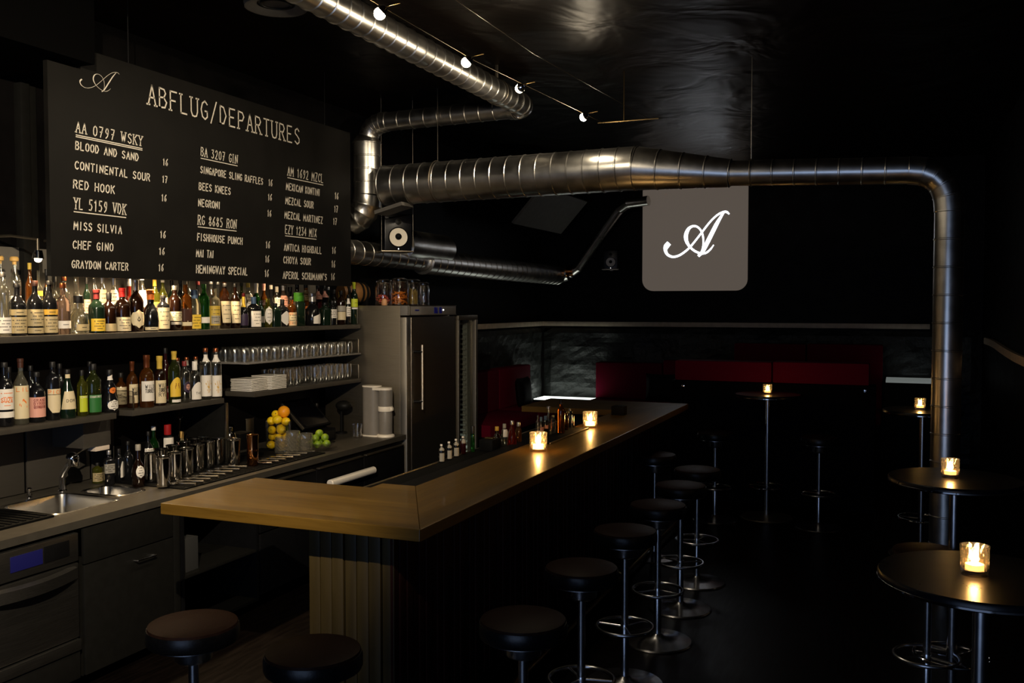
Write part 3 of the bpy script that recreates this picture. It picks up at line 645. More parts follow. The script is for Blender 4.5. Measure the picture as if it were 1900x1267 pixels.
# ================================================================== tall fridge, glass-door fridge
t = thing('tall_fridge', 'tall stainless steel fridge at the end of the back bar', 'fridge', (-4.28, 7.49, 0))
def fx(x): return x + 4.28
h = .475
MB().bbox(fx(-4.68), fx(-3.92), -h, h, .08, 2.0, .006).build('cabinet', M['steel'], t)
MB().bbox(fx(-3.92), fx(-3.85), -h, h, 1.915, 2.0, .006).build('control_panel', M['grey_plastic'], t)
mb = MB()
for z0, z1, y0, y1 in ((1.995, 2.001, -h + .04, h), (1.914, 1.92, -h + .04, h), (1.914, 2.001, -h + .04, -h + .047)): mb.box(fx(-3.852), fx(-3.846), y0, y1, z0, z1)
mb.build('panel_frame', M['steel'], t, smooth=0)
MB().bbox(fx(-3.85), fx(-3.845), .02, .085, 1.93, 1.985, .001).bbox(fx(-3.85), fx(-3.845), .12, .17, 1.93, 1.985, .001).build('display', M['blue_display'], t)
MB().bbox(fx(-3.85), fx(-3.845), -.34, -.27, 1.955, 1.965, .001).build('maker_plate', M['blue_display'], t)
MB().ball((fx(-3.845), .20, 1.96), .006, 10, 6).build('indicator_lamp', M['white_led'], t)
M['steel_door'] = noisy(mat('bowed_steel_door', (.42, .38, .32), .36, 1.0), 70, .06, (.32, .40), .01, stretch=(.2, 8, .2))
# the door sheet is slightly bowed, as the curved reflection in it shows
mb = MB(); n = 16; vs = []
for j in range(2):
    for i in range(n + 1): vs.append((fx(-3.85) - .012 * (2 * i / n - 1) ** 2, -h + .10 + (2 * h - .10) * i / n, .10 + 1.80 * j))
mb.add(vs, [(i, i + 1, n + 2 + i, n + 1 + i) for i in range(n)])
mb.bbox(fx(-3.92), fx(-3.865), -h + .095, h, .10, 1.90, .003).build('door', M['steel_door'], t, smooth=60)
MB().bbox(fx(-3.92), fx(-3.86), -h, -h + .022, .10, 1.90, .004).build('edge_strip', simple('bright_steel', (.80, .74, .64), .42, metal=1.0), t)
MB().bbox(fx(-3.92), fx(-3.866), -h + .024, -h + .093, .10, 1.90, .003).build('hinge_post', M['steel'], t)
hd = MB().tube([(fx(-3.795), -h + .165, 1.10), (fx(-3.795), -h + .165, 1.66)], .011, 14).build('handle', M['bright_steel'], t)
for z in (1.17, 1.60): MB().tube([(fx(-3.86), -h + .125, z), (fx(-3.795), -h + .165, z)], .012, 10).build('handle_bracket', M['chrome'], hd)
M['pale_plastic'] = mat('pale_plastic', (.5, .5, .46), .5)
t = thing('glass_door_fridge', 'narrow glass-fronted bottle cooler standing right of the tall steel fridge', 'fridge', (-4.28, 8.26, 0)); h = .22
MB().box(fx(-4.68), fx(-4.66), -h, h, .06, 1.9).box(fx(-4.66), fx(-3.92), -h, -h + .02, .06, 1.9).box(fx(-4.66), fx(-3.92), h - .02, h, .06, 1.9).box(fx(-4.66), fx(-3.92), -h, h, 1.86, 1.9).box(fx(-4.66), fx(-3.92), -h, h, .06, .1).build('cabinet', M['matte_black'], t, smooth=0)
mb = MB().bbox(fx(-3.92), fx(-3.86), -h, h, 1.86, 1.905, .004).bbox(fx(-3.92), fx(-3.86), -h, h, .08, .12, .004).bbox(fx(-3.92), fx(-3.86), h - .045, h, .12, 1.86, .004).bbox(fx(-3.92), fx(-3.86), -h, -h + .03, .12, 1.86, .004)
fr = mb.build('door_frame', M['steel'], t)
MB().box(fx(-3.90), fx(-3.893), -h + .03, h - .045, .12, 1.86).build('door_glass', M['glass_door'], fr, smooth=0)
mb = MB().box(fx(-3.98), fx(-3.93), h - .10, h - .03, .12, 1.86)
for i in range(34): mb.bbox(fx(-4.0), fx(-3.94), h - .12, h - .09, .16 + i * .05, .18 + i * .05, .003)
lab(mb.build('shelf_ladder', M['pale_plastic'], t), 'pale notched shelf ladder behind the glass')
light('cooler_light', 'POINT', (fx(-4.05), .02, .55), .7, (.85, 1.0, .9), .03, parent=t)

# ================================================================== shelves
XS0, XS1 = XL + .005, -4.29
def shelf(label, y0, y1, z, th=.035, guard=(), m='laminate', name='shelf_board'):
    t = thing('wall_shelf', label, 'shelf', (XS1, (y0 + y1) / 2, z)); yc = (y0 + y1) / 2
    MB().bbox(XS0 - XS1, 0, y0 - yc, y1 - yc, -th, 0, .003).build('board', M[m], t)
    for y, hh in guard:
        MB().box(-.30, -.008, y - yc - .002, y - yc + .002, 0, hh).build('side_guard', M['acrylic'], t, smooth=0)
        MB().bbox(-.010, -.003, y - yc - .003, y - yc + .003, 0, hh, .001).box(-.30, -.008, y - yc - .002, y - yc + .002, hh, hh + .003).build('guard_edge', M['rail_edge'], t)
    for y in (y0 + .25, y1 - .25): MB().bbox(-.36, -.06, y - yc - .012, y - yc + .012, -th - .012, -th, .002).build('bracket', M['matte_black'], t)
    return t
M['rail_edge'] = mat('bright_guard_edge', (.75, .72, .65), .25, 1.0)
ZA, ZE, ZB = 1.838, 1.362, 1.592
shelf('long top shelf carrying the crowded rows of spirit bottles', 2.2, 6.98, ZA)
shelf('left middle shelf with the aperitif bottles, above the sink', 2.2, 4.235, ZE)
shelf('centre middle shelf with the whiskey and syrup bottles', 4.36, 5.20, ZE, guard=((4.375, .115),))
shelf('right middle shelf with the plates and tumblers', 5.53, 6.985, 1.372, guard=((6.95, .118),))
shelf('thin upper glass shelf packed with tumblers', 5.45, 6.985, ZB, th=.014, guard=((6.95, .118),), m='grey_plastic')
for (x, y0, y1, z0, z1, lb) in ((-4.44, 5.22, 5.25, .905, 1.30, 'upright steel divider panel between the centre and right middle shelves'),):
    t = thing('divider_panel', lb, 'divider', (x, 5.235, .90))
    MB().bbox(-.26, .13, -.008, .008, .002, .425, .002).build('panel', M['cab_grey'], t)
    MB().bbox(.13, .145, -.012, .012, .002, .425, .002).build('bright_edge', M['rail_edge'], t)
t = thing('towel_dispenser', 'small steel paper towel dispenser under the left middle shelf', 'dispenser', (-4.50, 4.24, 1.15))
MB().bbox(-.20, .05, -.105, .105, 0, .165, .004).build('case', M['splash'], t)
lab(MB().bbox(-.02, .045, -.01, .10, -.030, .0, .004).build('paper_tip', simple('pale_paper', (.75, .62, .50), .7), t), 'pale tip of paper hanging out')

# ================================================================== bottles
def glass(key, c, kind='glass'):
    if key in M: return M[key]
    if kind == 'dark': M[key] = mat(key, c, .13, coat=.3, spec=.6)
    else: M[key] = mat(key, c, .04, trans=.94, ior=1.36, coat=.4)
    return M[key]
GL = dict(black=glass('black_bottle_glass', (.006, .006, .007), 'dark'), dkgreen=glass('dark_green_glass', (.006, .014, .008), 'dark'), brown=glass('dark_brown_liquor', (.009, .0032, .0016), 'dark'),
          wine=glass('deep_red_liquor', (.018, .002, .003), 'dark'), amber=glass('amber_liquor', (.62, .19, .03)), green=glass('green_liquor_glass', (.05, .30, .05)), lime=glass('yellow_green_liquor', (.50, .52, .06)),
          clear=M['glass_bottle'], pale=glass('pale_straw_liquor', (.92, .86, .62)), red=glass('red_liquor', (.75, .06, .03)), olive=glass('olive_glass', (.20, .26, .06)), pink=glass('pinkish_liquor', (.60, .42, .36)))
PC = dict(cream=(.72, .60, .38), white=(.82, .76, .68), tan=(.46, .36, .19), yellow=(.80, .52, .05), gold=(.62, .42, .06), orange=(.80, .20, .03), pink=(.74, .36, .28), red=(.42, .012, .012), dark=(.006, .0055, .006),
          green=(.022, .15, .03), lime=(.52, .58, .03), grey=(.34, .31, .26), purple=(.035, .02, .05), copper=(.30, .09, .035), silver=(.55, .53, .5), brown=(.05, .015, .008), bgreen=(.035, .17, .012), blue=(.08, .14, .25), cork=(.70, .42, .12), ink=(.03, .025, .02), maroon=(.20, .02, .02), navy=(.06, .08, .30), amberl=(.62, .36, .05))
def pm(c):
    metalc = c in ('silver', 'copper')
    return simple('print_' + c, PC[c], .3 if metalc else .5, metal=.8 if metalc else 0)
SH = {  # profile (radius, height) as fractions; last entries = neck
 'wine': [(.86, 0), (1, .02), (1, .56), (.93, .63), (.62, .70), (.36, .76), (.32, .80), (.31, .95), (.36, .955), (.36, 1)],
 'tall': [(.9, 0), (1, .015), (1, .66), (.92, .71), (.55, .77), (.36, .82), (.33, .95), (.38, .955), (.38, 1)],
 'straight': [(.9, 0), (1, .015), (1, .70), (.9, .745), (.5, .79), (.38, .83), (.38, 1)],
 'round': [(.7, 0), (.9, .03), (1, .22), (.97, .38), (.75, .54), (.42, .62), (.32, .68), (.30, .92), (.36, .93), (.36, 1)],
 'squat': [(.82, 0), (.97, .04), (1, .25), (.9, .46), (.62, .60), (.40, .66), (.42, .70), (.42, 1)],
 'flask': [(.9, 0), (1, .03), (1, .60), (.8, .70), (.42, .76), (.34, .80), (.34, 1)],
 'cone': [(.94, 0), (1, .02), (.9, .4), (.66, .6), (.40, .74), (.33, .82), (.33, 1)],
 'whiskey': [(.92, 0), (1, .02), (1, .55), (.97, .62), (.72, .70), (.42, .74), (.34, .78), (.40, .90), (.36, 1)],
 'bulb': [(.8, 0), (1, .06), (.98, .30), (.70, .44), (.72, .52), (.80, .60), (.5, .72), (.34, .80), (.34, 1)],
 'slim': [(.9, 0), (1, .02), (1, .62), (.8, .72), (.5, .80), (.44, 1)]}
def prof_at(P, f):
    for (r0, z0), (r1, z1) in zip(P, P[1:]):
        if z0 <= f <= z1: return r0 + (r1 - r0) * (f - z0) / max(1e-6, z1 - z0)
    return P[-1][0]
def bottle(loc, R, H, shape, gk, cap, labels, label, group, rz=-.45, square=False, text=None, name='liquor_bottle', sx=1.0, emblem=None):
    """labels: list of (z0, z1 fraction, colour, half-angle in degrees, kind)"""
    t = thing(name, label, 'bottle', loc, rz + random.uniform(-.12, .12), group)
    P = SH[shape]; pw = 5.0 if square else 2.0
    hc = cap[1] if cap else 0
    body = [(r * R, z * H) for r, z in P if z <= 1 - hc + 1e-6]
    if body[-1][1] < H * (1 - hc) - 1e-6: body.append((prof_at(P, 1 - hc) * R, H * (1 - hc)))
    MB().lathe(body, n=32, power=pw, sx=sx).build('glass_body', GL[gk], t, smooth=50)
    if cap:
        z0 = H * (1 - hc); rn = max(prof_at(P, 1 - hc), prof_at(P, .99)) * R * 1.08
        if len(cap) > 2 and cap[2] == 'ball': MB().lathe([(rn * .8, z0), (rn * .8, z0 + .015), (rn * 1.7, z0 + .02), (rn * 1.75, z0 + .035), (rn * 1.3, H), (.0001, H)], n=20).build('stopper', pm(cap[0]), t)
        elif len(cap) > 2 and cap[2] == 'capsule': MB().lathe([(rn, z0), (rn * 1.0, z0 + (H - z0) * .6), (rn * 1.12, z0 + (H - z0) * .65), (rn * 1.12, H - .002), (rn * .9, H), (.0001, H)], n=20).build('capsule', pm(cap[0]), t)
        else: MB().lathe([(rn, z0), (rn * 1.03, z0 + .002), (rn * 1.03, H - .002), (rn * .95, H), (.0001, H)], n=20).build('cap', pm(cap[0]), t)
    for li, L_ in enumerate(labels):
        z0, z1, c, ha, kind = L_[:5]; n = 14; mb = MB(); ha = math.radians(ha)
        def pos(a, z, lift=.0012):
            ca, sa = math.cos(a), math.sin(a); q = (abs(ca) ** pw + abs(sa) ** pw) ** (-1 / pw); r = prof_at(P, z / H) * R
            return ((r * q * sx + lift) * ca, (r * q + lift) * sa, z)
        NJ = 6; off = math.radians(L_[5]) if len(L_) > 5 else 0
        for j in range(NJ):
            for i in range(n):
                cell = [(i / n, j / NJ), ((i + 1) / n, j / NJ), ((i + 1) / n, (j + 1) / NJ), (i / n, (j + 1) / NJ)]
                q = []
                for u, v in cell:
                    uu = u * 2 - 1; vv = v
                    if kind == 'oval': s_ = math.sqrt(max(0, 1 - (2 * v - 1) ** 2)); uu *= max(.02, s_)
                    elif kind == 'arch': vv = v * (1 - .42 * uu * uu) if v > .0 else 0
                    elif kind == 'taper': uu *= .72 + .28 * v
                    elif kind == 'flare': uu *= 1.12 - .3 * v
                    elif kind == 'hex': uu *= min(1, .08 + 3.2 * min(v, 1 - v))
                    elif kind == 'slant': vv = v * (.62 + .38 * (uu + 1) / 2)
                    elif kind == 'ushape': uu *= min(1, .45 + 1.6 * v) if v < .4 else 1
                    q.append(pos(off + uu * ha, (z0 + (z1 - z0) * vv) * H))
                mb.quad(*q)
        if kind in ('print', 'band', 'taper', 'plain2') or (kind == 'oval' and emblem is None):   # faint ruled lines of small print
            mb.mat(1); k = 4 if z1 - z0 > .2 else 1
            for q_ in range(k):
                v = (q_ + 1) / (k + 1); ww = ha * (.62 if q_ % 2 else .42)
                if kind == 'oval': ww *= .8
                for i in range(8):
                    if (i * 5 + q_ * 3) % 7 == 0: continue
                    a0, a1 = off - ww + 2 * ww * i / 8, off - ww + 2 * ww * (i + .8) / 8; zz = (z0 + (z1 - z0) * v) * H; hh = .0022
                    mb.quad(pos(a0, zz - hh, .0018), pos(a1, zz - hh, .0018), pos(a1, zz + hh, .0018), pos(a0, zz + hh, .0018))
        if text and text[0] == li:
            _, s_, v0, v1, wf, ink = text[:6]; mb.mat(1)
            for row, word in enumerate(s_.split('|')):
                S, adv = strokes(word); nr = len(s_.split('|')); hh = (v1 - v0) * (z1 - z0) * H / nr * .8
                zb = (z0 + (z1 - z0) * (v1 - (v1 - v0) * (row + 1) / nr)) * H; Rr = prof_at(P, (z0 + z1) / 2) * R; wtot = 2 * ha * wf
                for ln in S:
                    sub = []
                    for (a, b), (c_, d_) in zip(ln, ln[1:]):
                        for k_ in range(3): sub.append((a + (c_ - a) * k_ / 3, b + (d_ - b) * k_ / 3))
                    sub.append(ln[-1])
                    line = [((u / adv - .5) * wtot * Rr, v * hh) for u, v in sub]
                    ribbon(mb, line, hh * .15, lambda u, v: pos(off + u / Rr, zb + v, .002))
        if emblem and emblem[0] == li:
            mb.mat(1)
            for ln in emblem[1]:
                pts = [(u * ha * .8, v) for u, v in ln]
                ribbon(mb, pts, emblem[2], lambda u, v: pos(off + u, (z0 + (z1 - z0) * v) * H, .002))
        ink = text[5] if text and text[0] == li else (emblem[3] if emblem and emblem[0] == li else 'ink')
        mb.flat('label', [pm(c), pm(ink)], t)
    return t
def row_bottle(px, hw, ytop, ybase, Xc, z, shape, gk, cap, labels, label, group, H=None, **k):
    """a bottle whose base centre stands on the shelf line at Xc; sizes read off as metres at that distance"""
    p = on_x(px, ybase, Xc); p.z = z; d = depth(p) / FPX
    # y of the base centre of the shelf surface at this distance gives a clean height
    H = H or (ybase - ytop) * d
    LL = []
    for L_ in labels:
        c = list(L_)
        if c[0] > 1.5: c[0], c[1] = (ybase - c[0]) * d / H, (ybase - c[1]) * d / H      # given as image rows bottom, top
        c[0] = max(.03, min(.95, c[0])); c[1] = max(c[0] + .03, min(.98, c[1])); LL.append(tuple(c))
    return bottle((p.x, p.y, z), hw * d, H, shape, gk, cap, LL, label, group, **k)
GA = 'front row of bottles on the top shelf'; XA = -4.355
def TF(px, hw, yt, yb, sh, gk, cap, labels, label, **k): return row_bottle(px, hw, yt, yb, XA, ZA, sh, gk, cap, labels, label, GA, **k)
TF(7, 13, 500, 619, 'tall', 'clear', ('dark', .08), [(613, 584, 'white', 75, 'print')], 'clear bottle with a white label low down, cut by the left photo edge')
TF(33, 15.5, 529, 626, 'wine', 'black', ('dark', .08), [(621, 591, 'tan', 80, 'print'), (588, 577, 'tan', 75, 'band')], 'leftmost of the three black bottles with big tan labels, top shelf left')
TF(66, 14.5, 524, 625, 'wine', 'black', ('brown', .1), [(608, 577, 'tan', 80, 'print'), (621, 611, 'tan', 75, 'band')], 'middle one of the three black tan-labelled bottles, its small label below the big one')
TF(93, 13.5, 524, 624, 'wine', 'black', ('dark', .08), [(620, 590, 'tan', 80, 'print'), (587, 577, 'amberl', 75, 'band')], 'right one of the three black bottles with big tan labels, top shelf left')
TF(118, 12.5, 524, 619, 'whiskey', 'pink', ('copper', .1), [(608, 594, 'white', 75, 'print')], 'clear pinkish bottle with a narrow white label low on it')
TF(146, 18.5, 546, 617, 'squat', 'clear', ('dark', .20), [(611, 599, 'tan', 45, 'band', 15)], 'squat round clear decanter with a black screw cap and tan label')
TF(180, 14.5, 534, 615, 'wine', 'dkgreen', ('maroon', .22, 'capsule'), [(611, 588, 'yellow', 62, 'print')], 'dark green bottle with a maroon neck and square yellow label')
TF(203, 13, 541, 615, 'flask', 'brown', ('dark', .16), [(612, 598, 'tan', 62, 'plain')], 'dark brown flask-shaped bottle with low tan label, beside the yellow-labelled one')
TF(228, 14, 532, 614, 'whiskey', 'brown', ('red', .20, 'capsule'), [(613, 586, 'cream', 70, 'print')], 'whisky bottle with bright red capsule and large cream label')
TF(253, 13.5, 519, 615, 'wine', 'brown', ('silver', .2, 'capsule'), [(608, 574, 'cream', 62, 'oval')], 'dark bottle with a large oval cream label and silver top', emblem=(0, [[(-.2, .45), (0, .60), (.2, .45), (0, .38), (-.2, .45)]], .06, 'ink'))
TF(280, 14.5, 536, 613, 'squat', 'black', ('orange', .24, 'capsule'), [(613, 605, 'cream', 60, 'band')], 'round black-bellied bottle with orange cap and narrow cream strip')
TF(303, 11.5, 548, 614, 'straight', 'black', ('dark', .1), [(610, 571, 'cream', 72, 'print')], 'dark bottle almost covered by a tall cream paper label')
TF(325, 12, 530, 613, 'tall', 'brown', ('silver', .10), [(595, 578, 'cream', 72, 'print'), (602, 597, 'grey', 60, 'plain')], 'dark bottle with pale cap and torn-edged cream label')
TF(345, 9.5, 528, 612, 'straight', 'amber', None, [(604, 597, 'cream', 70, 'plain'), (596, 572, 'brown', 70, 'plain')], 'amber square bottle with a brown diamond pattern and cream strip', square=True, emblem=(1, [[(-1, 0), (0, 1), (1, 0)], [(-1, 1), (0, 0), (1, 1)]], .10, 'cream'))
TF(361, 10, 538, 612, 'slim', 'pale', ('blue', .22), [(611, 584, 'yellow', 78, 'print')], 'small flask with bright yellow label and blue-grey neck', square=True)
TF(379, 10, 526, 610, 'tall', 'green', ('bgreen', .10), [(598, 587, 'white', 70, 'plain'), (534, 530, 'white', 60, 'plain')], 'green glass bottle with a bright green cap and white collar')
TF(398, 10.5, 533, 608, 'straight', 'pale', None, [(601, 565, 'gold', 78, 'print'), (598, 583, 'grey', 52, 'plain')], 'bottle with a broad amber-gold label, left of the twin beige-labelled ones')
TF(418, 10, 524, 608, 'wine', 'brown', ('dark', .08), [(597, 557, 'cream', 75, 'taper')], 'left of two identical bottles with tall tapering beige labels')
TF(437, 9.5, 524, 607, 'wine', 'brown', ('dark', .08), [(597, 557, 'cream', 75, 'taper')], 'right of two identical bottles with tall tapering beige labels')
TF(452, 9, 540, 605, 'round', 'black', ('maroon', .1), [(600, 578, 'purple', 80, 'arch'), (566, 547, 'yellow', 70, 'plain')], 'purple-labelled round bottle with yellow neck band')
TF(471, 11, 551, 608, 'flask', 'black', ('blue', .22), [(606, 577, 'white', 55, 'plain2', 8)], 'black shouldered bottle with a bright white label and blue cap', square=True)
TF(484, 7, 556, 606, 'slim', 'dkgreen', ('dark', .1), [(597, 585, 'silver', 60, 'plain')], 'slim dark bottle with a pale blue-white label beside the black one')
TF(497, 8.5, 552, 605, 'slim', 'lime', None, [(600, 566, 'white', 55, 'oval')], 'yellowish bottle with a long oval white label')
TF(511, 9, 561, 605, 'straight', 'dkgreen', ('dark', .12), [], 'plain dark green square bottle with no visible label', square=True)
TF(524, 10, 553, 604, 'flask', 'black', ('dark', .2), [(601, 575, 'white', 60, 'hex', 20)], 'black bottle with a white hexagonal label', square=True)
TF(541, 9.5, 548, 603, 'whiskey', 'amber', ('dark', .1), [(602, 577, 'cream', 75, 'print'), (582, 577, 'orange', 76, 'plain'), (600, 593, 'orange', 76, 'plain')], 'amber bottle with an orange and cream banded label')
TF(555, 9.5, 540, 602, 'straight', 'dkgreen', ('bgreen', .26), [], 'dark green bottle with a big vivid green cap', square=True)
TF(580, 14.5, 543, 603, 'squat', 'black', ('silver', .26, 'capsule'), [(599, 578, 'white', 48, 'slant', 25)], 'round black bottle with a slanted white label')
TF(603, 9.5, 560, 602, 'straight', 'dkgreen', ('dark', .1), [], 'short dark green square bottle near the right end of the top shelf', square=True)
TF(617, 8.5, 556, 601, 'straight', 'black', ('dark', .1), [(588, 572, 'white', 70, 'print')], 'black bottle with a small white rectangular label, third from the right end')
TF(633, 8.5, 538, 601, 'tall', 'brown', ('dark', .12), [(592, 577, 'cream', 76, 'plain'), (576, 566, 'grey', 70, 'plain')], 'dark-capped bottle with a two-tone cream label near the right end')
TF(646, 5, 545, 600, 'slim', 'black', ('dark', .1), [(585, 567, 'white', 70, 'print'), (562, 552, 'white', 60, 'plain')], 'slim black bottle with two small white labels')
TF(657, 7, 521, 599, 'tall', 'dkgreen', ('lime', .16, 'capsule'), [(567, 552, 'lime', 78, 'print'), (571, 568, 'white', 70, 'plain')], 'rightmost bottle with a yellow-green cap and label')
# --- the rows behind
GBK = 'second row of bottles on the top shelf'
def TB(px, hw, H, sh, gk, cap, labels, label, X=-4.49, **k): return row_bottle(px, hw, 0, 612 - px * .012, X, ZA, sh, gk, cap, labels, label, GBK, H=H, **k)
TB(2, 10, .43, 'tall', 'clear', ('cork', .10, 'ball'), [], 'tall clear bottle with round yellow stopper at the left photo edge')
TB(29, 11, .43, 'tall', 'clear', ('cork', .10, 'ball'), [(.32, .5, 'white', 60, 'plain')], 'tall clear bottle with a mushroom-shaped yellow stopper, second from left behind')
TB(57, 8, .40, 'tall', 'amber', ('gold', .09), [], 'amber bottle with a small gold cap behind the black bottles')
TB(73, 7, .36, 'straight', 'pale', None, [(.45, .55, 'gold', 70, 'plain'), (.60, .68, 'gold', 70, 'plain')], 'bottle with several gold bands behind the black bottles')
TB(88, 7.5, .37, 'wine', 'black', ('dark', .1), [(.72, .78, 'copper', 60, 'plain')], 'black-necked bottle rising behind the three tan-labelled ones')
TB(103, 7.5, .33, 'whiskey', 'clear', ('dark', .1), [(.40, .60, 'white', 62, 'print')], 'clear bottle with a bright white label behind the pinkish one')
TB(120, 11, .34, 'tall', 'clear', ('copper', .1), [], 'clear bottle with a copper-coloured neck, just left of the decanter')
TB(143, 14, .36, 'round', 'clear', ('silver', .06), [], 'large clear glass bottle towering behind the round decanter')
TB(162, 6.5, .33, 'tall', 'dkgreen', ('dark', .12), [(.35, .6, 'pink', 60, 'print')], 'dark bottle with a pinkish label behind the maroon-necked one')
TB(176, 6.5, .36, 'tall', 'clear', None, [], 'clear long-necked bottle behind the maroon-necked one')
TB(191, 7, .37, 'tall', 'clear', ('silver', .2, 'capsule'), [(.35, .7, 'cream', 66, 'print')], 'cream-labelled bottle with silver capsule behind the brown flask')
TB(212, 8.5, .37, 'wine', 'clear', ('silver', .22, 'capsule'), [(.4, .7, 'white', 66, 'print')], 'white-labelled bottle with silver neck, left of the red capsule')
TB(240, 10, .33, 'squat', 'red', ('silver', .14), [], 'small red liqueur bottle between the red capsule and the oval label')
TB(264, 10, .36, 'tall', 'clear', ('white', .1), [(.42, .72, 'white', 60, 'flare')], 'brightly lit bottle with white flared label behind the oval label')
TB(288, 9, .37, 'wine', 'lime', ('amberl', .22, 'capsule'), [(.3, .5, 'yellow', 62, 'plain')], 'yellow bottle with wide gold capsule, brightly lit')
TB(303, 9, .37, 'wine', 'lime', ('white', .15, 'capsule'), [(.42, .60, 'white', 55, 'slant')], 'yellow-green bottle with a tilted white label, brightly lit')
TB(320, 9, .34, 'wine', 'dkgreen', ('dark', .14), [], 'dark green bottle behind the pale-capped one')
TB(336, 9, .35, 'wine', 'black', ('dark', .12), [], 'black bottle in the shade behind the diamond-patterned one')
TB(350, 8, .35, 'tall', 'clear', None, [(.3, .5, 'white', 60, 'plain')], 'clear bottle behind the yellow-labelled flask')
TB(368, 9, .34, 'wine', 'black', ('maroon', .1), [], 'black bottle with dark red cap, left of the green-capped one')
TB(392, 9, .34, 'tall', 'clear', ('silver', .08), [], 'clear bottle behind the amber-gold label, left one of a pair')
TB(405, 9, .34, 'round', 'clear', ('silver', .08), [], 'clear bottle behind the amber-gold label, right one of a pair')
TB(417, 9, .36, 'tall', 'amber', ('copper', .1), [], 'amber bottle behind the left beige-labelled twin')
TB(434, 9, .36, 'tall', 'clear', ('copper', .08), [], 'clear bottle with a copper cap behind the right beige-labelled twin')
TB(449, 8, .34, 'wine', 'olive', ('dark', .1), [(.45, .7, 'white', 50, 'slant')], 'olive bottle with a tilted white label above the purple label')
TB(461, 8, .33, 'straight', 'clear', ('gold', .1), [(.4, .75, 'white', 66, 'plain2')], 'white-labelled bottle behind the purple-labelled one')
TB(476, 9, .33, 'wine', 'green', ('white', .22, 'capsule'), [], 'bright green bottle with a white capsule')
TB(490, 8, .33, 'wine', 'amber', ('pink', .16, 'capsule'), [(.5, .62, 'brown', 66, 'plain')], 'amber bottle with a pale pink capsule')
TB(503, 9, .32, 'round', 'black', ('grey', .10), [], 'black globe-shaped bottle behind the long oval label')
TB(514, 8, .31, 'straight', 'clear', ('grey', .14), [(.45, .72, 'white', 62, 'print')], 'small white-labelled bottle behind the plain green one')
TB(526, 9, .32, 'tall', 'pink', ('silver', .12, 'capsule'), [(.45, .75, 'pink', 60, 'print')], 'pinkish-labelled bottle behind the hexagonal label')
TB(539, 10, .31, 'round', 'black', ('dark', .12), [(.35, .5, 'copper', 66, 'print')], 'black round-shouldered bottle behind the orange banded label')
TB(552, 9, .34, 'straight', 'brown', ('dark', .1), [(.55, .8, 'white', 66, 'print')], 'brown bottle with a high white label above the vivid green cap')
TB(568, 9, .34, 'straight', 'amber', ('dark', .1), [(.60, .85, 'tan', 70, 'print'), (.4, .46, 'orange', 66, 'plain')], 'amber bottle with a high tan label right of the vivid green cap')
TB(590, 8, .33, 'straight', 'wine', ('dark', .08), [(.65, .85, 'pink', 70, 'print')], 'deep red bottle with a pinkish label high up, behind the slanted label')
TB(602, 8, .33, 'straight', 'black', ('dark', .08), [(.70, .86, 'pink', 55, 'plain')], 'black bottle with a small pink neck label, behind the slanted label')
TB(610, 6, .32, 'wine', 'dkgreen', ('silver', .08), [], 'dark green bottle with a silver cap near the right end, behind')
TB(620, 7, .30, 'wine', 'black', ('dark', .12), [], 'unlabelled black bottle behind the two-tone cream label')
TB(631, 7, .28, 'flask', 'amber', ('gold', .2), [(.5, .8, 'amberl', 60, 'plain')], 'small amber flask behind the slim black bottle')

# --- middle shelves
GE_ = 'aperitif bottles on the left middle shelf'
def ME(px, hw, yt, yb, sh, gk, cap, labels, label, **k): return row_bottle(px, hw, yt, yb, XA, ZE, sh, gk, cap, labels, label, GE_, **k)
ME(10, 15, 676, 795, 'wine', 'black', ('dark', .08), [(763, 725, 'white', 66, 'plain2', 8), (778, 767, 'white', 66, 'plain', 8)], 'dark bottle with white label and orange lettering, at the left photo edge', text=(0, 'SUZE', .35, .62, .6, 'orange'))
ME(40, 13, 668, 790, 'wine', 'pale', ('brown', .14, 'capsule'), [(779, 718, 'cream', 70, 'plain', 6)], 'pale wine-shaped bottle with tall cream label reading LIL', text=(0, 'LIL', .83, .97, .7, 'orange'), emblem=(0, [[(-.5, .42), (0, .58), (.4, .48), (-.3, .40), (.5, .36)]], .06, 'navy'))
ME(69, 14.5, 692, 785, 'wine', 'black', ('dark', .1), [(775, 738, 'pink', 76, 'plain', 6)], 'short dark bottle with salmon pink label and red print', text=(0, 'GRAND|BYRRH|QUINQUINA', .45, .95, .55, 'maroon'))
ME(99, 12.5, 672, 780, 'straight', 'black', ('dark', .1), [(766, 733, 'cream', 66, 'ushape', 10), (732, 722, 'cream', 66, 'plain', 10)], 'black bottle with U-shaped cream label reading PIC', text=(1, 'PICO', .12, .92, .85, 'orange'))
ME(126, 14.5, 688, 778, 'cone', 'dkgreen', ('dark', .1), [(761, 728, 'cream', 66, 'flare', 6), (704, 696, 'cream', 60, 'plain')], 'dark green cone-shouldered bottle with big cream label and neck band', text=(0, 'DOM', .4, .6, .5, 'ink'))
ME(153, 9, 690, 775, 'tall', 'lime', ('dark', .12), [(767, 737, 'lime', 60, 'plain', 15)], 'slim bottle with yellow-green label, left of the green-labelled bottle', text=(0, 'CHAR', .86, 1.0, .8, 'white'))
ME(174, 13.5, 676, 770, 'tall', 'olive', ('dark', .12), [(765, 733, 'green', 62, 'plain', 10)], 'bottle with a dark green label and a white name band', text=(0, 'CHARTREUSE', .84, .98, .9, 'white'))
ME(204, 14.5, 690, 769, 'bulb', 'black', ('dark', .12), [(765, 745, 'white', 48, 'oval', 14), (734, 722, 'orange', 36, 'oval', 16), (709, 699, 'white', 55, 'slant')], 'black double-bellied bottle with round white label and orange dot')
